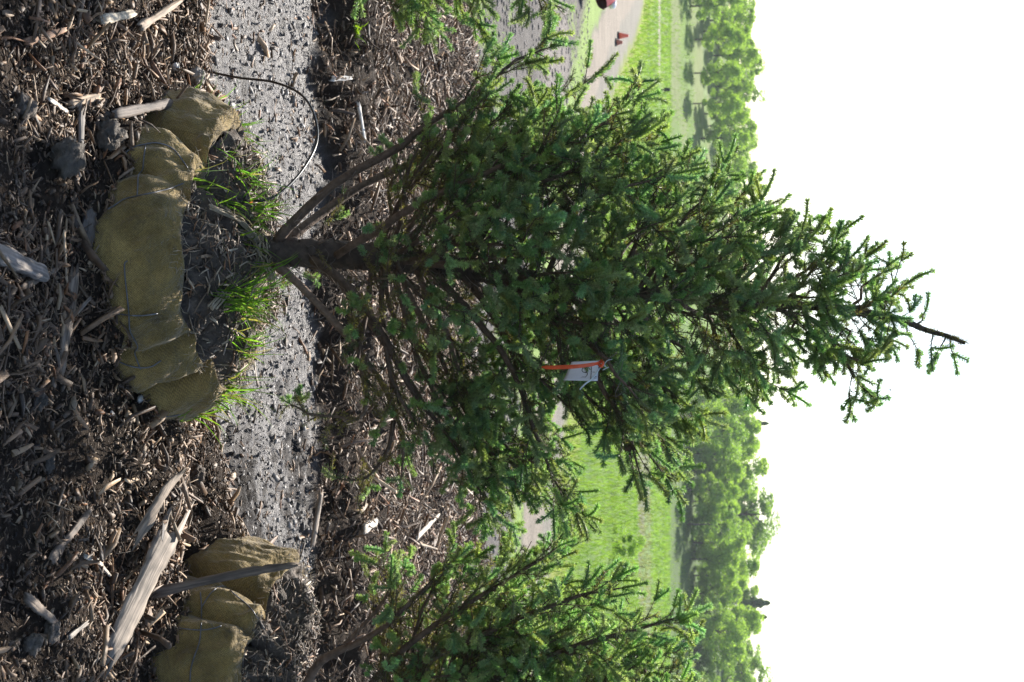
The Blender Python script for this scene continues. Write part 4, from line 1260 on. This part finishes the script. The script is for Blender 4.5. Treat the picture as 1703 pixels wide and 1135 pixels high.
far_tree('slim', 1, 150, 143, 3.6, "slender tree high on the slope beside the bright sky gap", wide=1.1)
far_tree('round', 1, 215, 139, 4.4, "round tree on the slope showing through the middle spruce's upper left branches")
# the dense row on the right
row = [(690, 'round', 5.2), (725, 'broad', 5.6), (752, 'round', 5.3), (782, 'round', 5.9), (812, 'slim', 5.6), (838, 'round', 5.9), (868, 'broad', 5.8), (898, 'round', 5.6), (925, 'slim', 5.9), (952, 'round', 5.3), (982, 'round', 5.5), (1010, 'broad', 5.2), (1042, 'round', 5.0), (1075, 'round', 4.9), (1110, 'broad', 4.6), (1145, 'round', 4.6)]
for i, (py, k, h) in enumerate(row):
    far_tree(k, i, py, 127.5 + rt.uniform(-1.5, 3), h * rt.uniform(.66, .95), "leafy green tree in the dense row along the meadow's far edge", "trees in the dense row along the meadow", wide=1.25)
row2 = [(670, 'slim', 7), (706, 'round', 6.2), (738, 'round', 6.4), (770, 'slim', 6.3), (800, 'round', 6.2), (880, 'round', 6.5), (935, 'round', 6.2), (968, 'slim', 6), (1025, 'round', 5.6), (1060, 'round', 5.4)]
for i, (py, k, h) in enumerate(row2):
    far_tree(k, i + 1, py, 135 + rt.uniform(-2, 4), h * rt.uniform(.62, .92), "taller leafy tree standing just behind the dense meadow row", "trees behind the dense row", wide=1.2)
for i in range(18):  # shrubs put in so the lit slope behind the trunks goes dark
    far_tree('broad', i, 668 + i * 27 + rt.uniform(-6, 6), 129.6 + rt.uniform(-.6, .6), rt.uniform(1.7, 2.5), "low shady shrub among the trunks of the dense row", "shrubs added under the dense row", wide=1.25)
far_tree('broad', 0, 850, 149, 5.6, "big dark round-topped tree rising highest above the dense row", wide=2.0)
far_tree('broad', 1, 895, 151, 3.9, "dark tree on the shoulder of the highest round-topped tree", wide=1.6)
far_tree('pine', 0, 995, 150, 4.2, "dark pointed conifer standing above the dense row", wide=1.5)
far_tree('pine', 1, 1018, 150, 3.9, "lower dark conifer beside the pointed conifer", wide=1.5)
far_tree('broad', 2, 1110, 149, 4.5, "dark rounded tree above the dense row at the picture's edge", wide=1.9)
far_tree('pine', 2, 702, 146, 4.6, "slender dark conifer rising beside the middle spruce's outer branches", wide=1.0)
# the skyline wood: individual crowns, many look the same
for i in range(96):
    py = -70 + i * 13.2 + rt.uniform(-7, 7)
    far_tree(['round', 'slim', 'broad', 'round', 'broad', 'slim'][i % 6], i, py, 153 + rt.uniform(-4, 12), rt.uniform(1.7, 3.4) * (1 if py < 640 else 1.1), "small hazy tree of the wood on the skyline", "trees of the skyline wood", wide=1.35)
# meadow bushes
def bush(px, py, size, label):
    p = ray_far(px, py); cm, tm = KIND['broad'][1]
    o = bpy.data.objects.new("bush", None); COL.objects.link(o); o.location = (p[0], p[1], p[2] - size * .25); o.scale = (size * 1.3, size * 1.3, size)
    tag(o, label, "bush"); link("foliage", cm, o)
def ray_far(px, py):
    a = at(px, py, 1.0); c = np.array((0, 0, CAM_Z)); d = a - c
    t = 10.0
    while t < 250:
        p = c + d * t
        if p[2] < hg(p[0], p[1]): break
        t += .1
    return p
bush(1020, 905, 1.0, "pale green bush standing on the edge of the grey heath patch")
bush(1014, 940, .6, "smaller pale bush in the meadow below the larger one")

# ------------------------------------------------------------------ roadside things
def marker_cone(px, py, h, col, label):
    p = ray_far(px, py)
    t = thing("marker_cone", label, "traffic cone", p, "cones beside the gravel road")
    m = flat_mat("cone plastic", col, .4)
    tb = Tubes(); tb.add(np.array([p + np.array((0, 0, z)) for z in (.03, h * .5, h * .93, h)]), (.085, .06, .035, .025), 14); tb.build("cone_body", m, t)
    s = .085; V = [p + np.array((a * s * q, b * s * q, z)) for z, q in ((-.01, 1), (.035, 1), (.045, .7)) for a, b in ((-1, -1), (1, -1), (1, 1), (-1, 1))]
    F = [(k * 4 + j, k * 4 + (j + 1) % 4, k * 4 + 4 + (j + 1) % 4, k * 4 + 4 + j) for k in (0, 1) for j in range(4)] + [(3, 2, 1, 0), (8, 9, 10, 11)]
    obj("base", V, F, M_RUBBER, t)
marker_cone(1027, 60, .27, (.85, .15, .08), "bright red marker cone on the far verge of the gravel road")
marker_cone(1023, 71, .18, (.45, .13, .07), "lower brownish red marker cone beside the bright red one")
pp = ray_far(1093, 150)
tt = thing("sign_post", "small dark post standing alone in the meadow", "post", pp)
tb = Tubes(); tb.add(np.array([pp, pp + np.array((0, 0, .6))]), .03, 8); tb.build("post", M_RUBBER, tt)
V = [pp + np.array((a * .09, b * .02 - .05, .35 + c * .3)) for c in (0, 1) for a, b in ((-1, -1), (1, -1), (1, 1), (-1, 1))]
obj("plate", V, [(0, 1, 5, 4), (1, 2, 6, 5), (2, 3, 7, 6), (3, 0, 4, 7), (4, 5, 6, 7), (3, 2, 1, 0)], M_RUBBER, tt)

def car():
    """dark red car; only its nose reaches into the picture"""
    nose = ray_far(966, 5)
    t = thing("parked_car", "dark red car parked by the gravel road, only its nose in view", "car", nose)
    X0, Y0_, Z0 = nose
    red = flat_mat("car paint", (.26, .012, .012), .5, spec=.15); gl = flat_mat("car glass", (.02, .025, .03), .1); blk = flat_mat("tyre", (.015, .015, .016), .8); rim = flat_mat("wheel rim", (.5, .5, .52), .3, .8); lamp = flat_mat("lamp lens", (.75, .75, .78), .15)
    # profile along -x (length 4.3): bottom and top heights, half width
    st = [(0, .24, .40, .55), (.10, .20, .56, .70), (.5, .18, .72, .80), (1.2, .18, .84, .84), (1.6, .18, .92, .85), (3.4, .18, .95, .85), (4.0, .2, .92, .82), (4.25, .26, .8, .72), (4.32, .34, .6, .6)]
    V = []
    for l, zb, zt, hw in st:
        for a, z, q in ((-1, zb, .94), (-1, zb + .15, 1), (-1, zt - .12, 1), (-1, zt, .84), (0, zt + .02, 0), (1, zt, .84), (1, zt - .12, 1), (1, zb + .15, 1), (1, zb, .94)):
            V.append((X0 - l, Y0_ + a * hw * q, Z0 + z))
    k = 9; F = [(i * k + j, i * k + (j + 1) % k, i * k + k + (j + 1) % k, i * k + k + j) for i in range(len(st) - 1) for j in range(k)]
    o = obj("body", V, F, red, t, None, True); b_ = o.modifiers.new("s", 'SUBSURF'); b_.levels = b_.render_levels = 2
    cab = [(1.35, .90, .90, .72), (2.1, .90, 1.38, .62), (3.2, .90, 1.40, .62), (3.95, .90, .94, .70)]
    V = []
    for l, zb, zt, hw in cab:
        V += [(X0 - l, Y0_ - .78, Z0 + zb), (X0 - l, Y0_ - hw, Z0 + zt), (X0 - l, Y0_ + hw, Z0 + zt), (X0 - l, Y0_ + .78, Z0 + zb)]
    F = [(i * 4 + j, i * 4 + (j + 1) % 4, i * 4 + 4 + (j + 1) % 4, i * 4 + 4 + j) for i in range(3) for j in range(4)]
    obj("window", V, F, gl, t)
    obj("roof", [(X0 - 2.05, Y0_ - .62, Z0 + 1.385), (X0 - 3.25, Y0_ - .62, Z0 + 1.41), (X0 - 3.25, Y0_ + .62, Z0 + 1.41), (X0 - 2.05, Y0_ + .62, Z0 + 1.385)], [(0, 1, 2, 3)], red, t).modifiers.new("t", 'SOLIDIFY').thickness = -.03
    for l in (.78, 3.4):
        for a in (-1, 1):
            c = np.array((X0 - l, Y0_ + a * .76, Z0 + .30))
            tb = Tubes(); tb.add(np.array([c - (0, .09, 0), c - (0, .07, 0), c + (0, .07, 0), c + (0, .09, 0)]), (.26, .30, .30, .26), 24); wh = tb.build("wheel", blk, t); wh['_o'] = t['_o']
            tb = Tubes(); tb.add(np.array([c + (0, a * .06, 0), c + (0, a * .098, 0)]), (.19, .16), 18); tb.build("rim", rim, wh); 
    for a in (-1, 1):
        c = np.array((X0 - .06, Y0_ + a * .5, Z0 + .48)); tb = Tubes()
        tb.add(np.array([c + (-.1, 0, 0), c, c + (.05, 0, 0)]), (.10, .10, .07), 14, flat=.6); tb.build("headlight", lamp, t)
car()

# tiny insect in the sky right of the leader
ip = at(1480, 649, 4.4)
ins = thing("insect", "tiny insect flying in the white sky beside the spruce's leader", "insect", ip)
tb = Tubes(); tb.add(np.array([ip + (-.003, 0, -.001), ip, ip + (.003, 0, .001)]), (.0008, .0016, .0008), 8); tb.build("body", flat_mat("insect", (.02, .06, .05), .3), ins)
for s in (-1, 1):
    V = [ip, ip + (.002, s * .004, .003), ip + (-.001, s * .006, .004), ip + (-.003, s * .003, .002)]
    obj("wing", V, [(0, 1, 2, 3)], M_TIE, ins).modifiers.new("t", 'SOLIDIFY').thickness = .0001

# ------------------------------------------------------------------ air
def haze():
    b = (-420, 420, -25, 330, -2.5, 26)
    V = [(b[i], b[2 + j], b[4 + k]) for k in (0, 1) for j in (0, 1) for i in (0, 1)]
    F = [(0, 2, 3, 1), (4, 5, 7, 6), (0, 1, 5, 4), (2, 6, 7, 3), (0, 4, 6, 2), (1, 3, 7, 5)]
    m = bpy.data.materials.new("haze"); m.use_nodes = True; t = m.node_tree; t.nodes.clear()
    o_ = t.nodes.new("ShaderNodeOutputMaterial"); v = t.nodes.new("ShaderNodeVolumePrincipled")
    v.inputs["Color"].default_value = (.86, .92, 1, 1); v.inputs["Density"].default_value = .0003; v.inputs["Anisotropy"].default_value = .3
    t.links.new(v.outputs[0], o_.inputs["Volume"])
    tag(link("haze", new_mesh("haze", np.array(V, float), np.array(F), m)), "thin pale haze over the meadow and distant trees", "haze", kind='stuff')
haze()

# bookkeeping properties are not part of the scene's description
for o in bpy.data.objects:
    if '_o' in o: del o['_o']
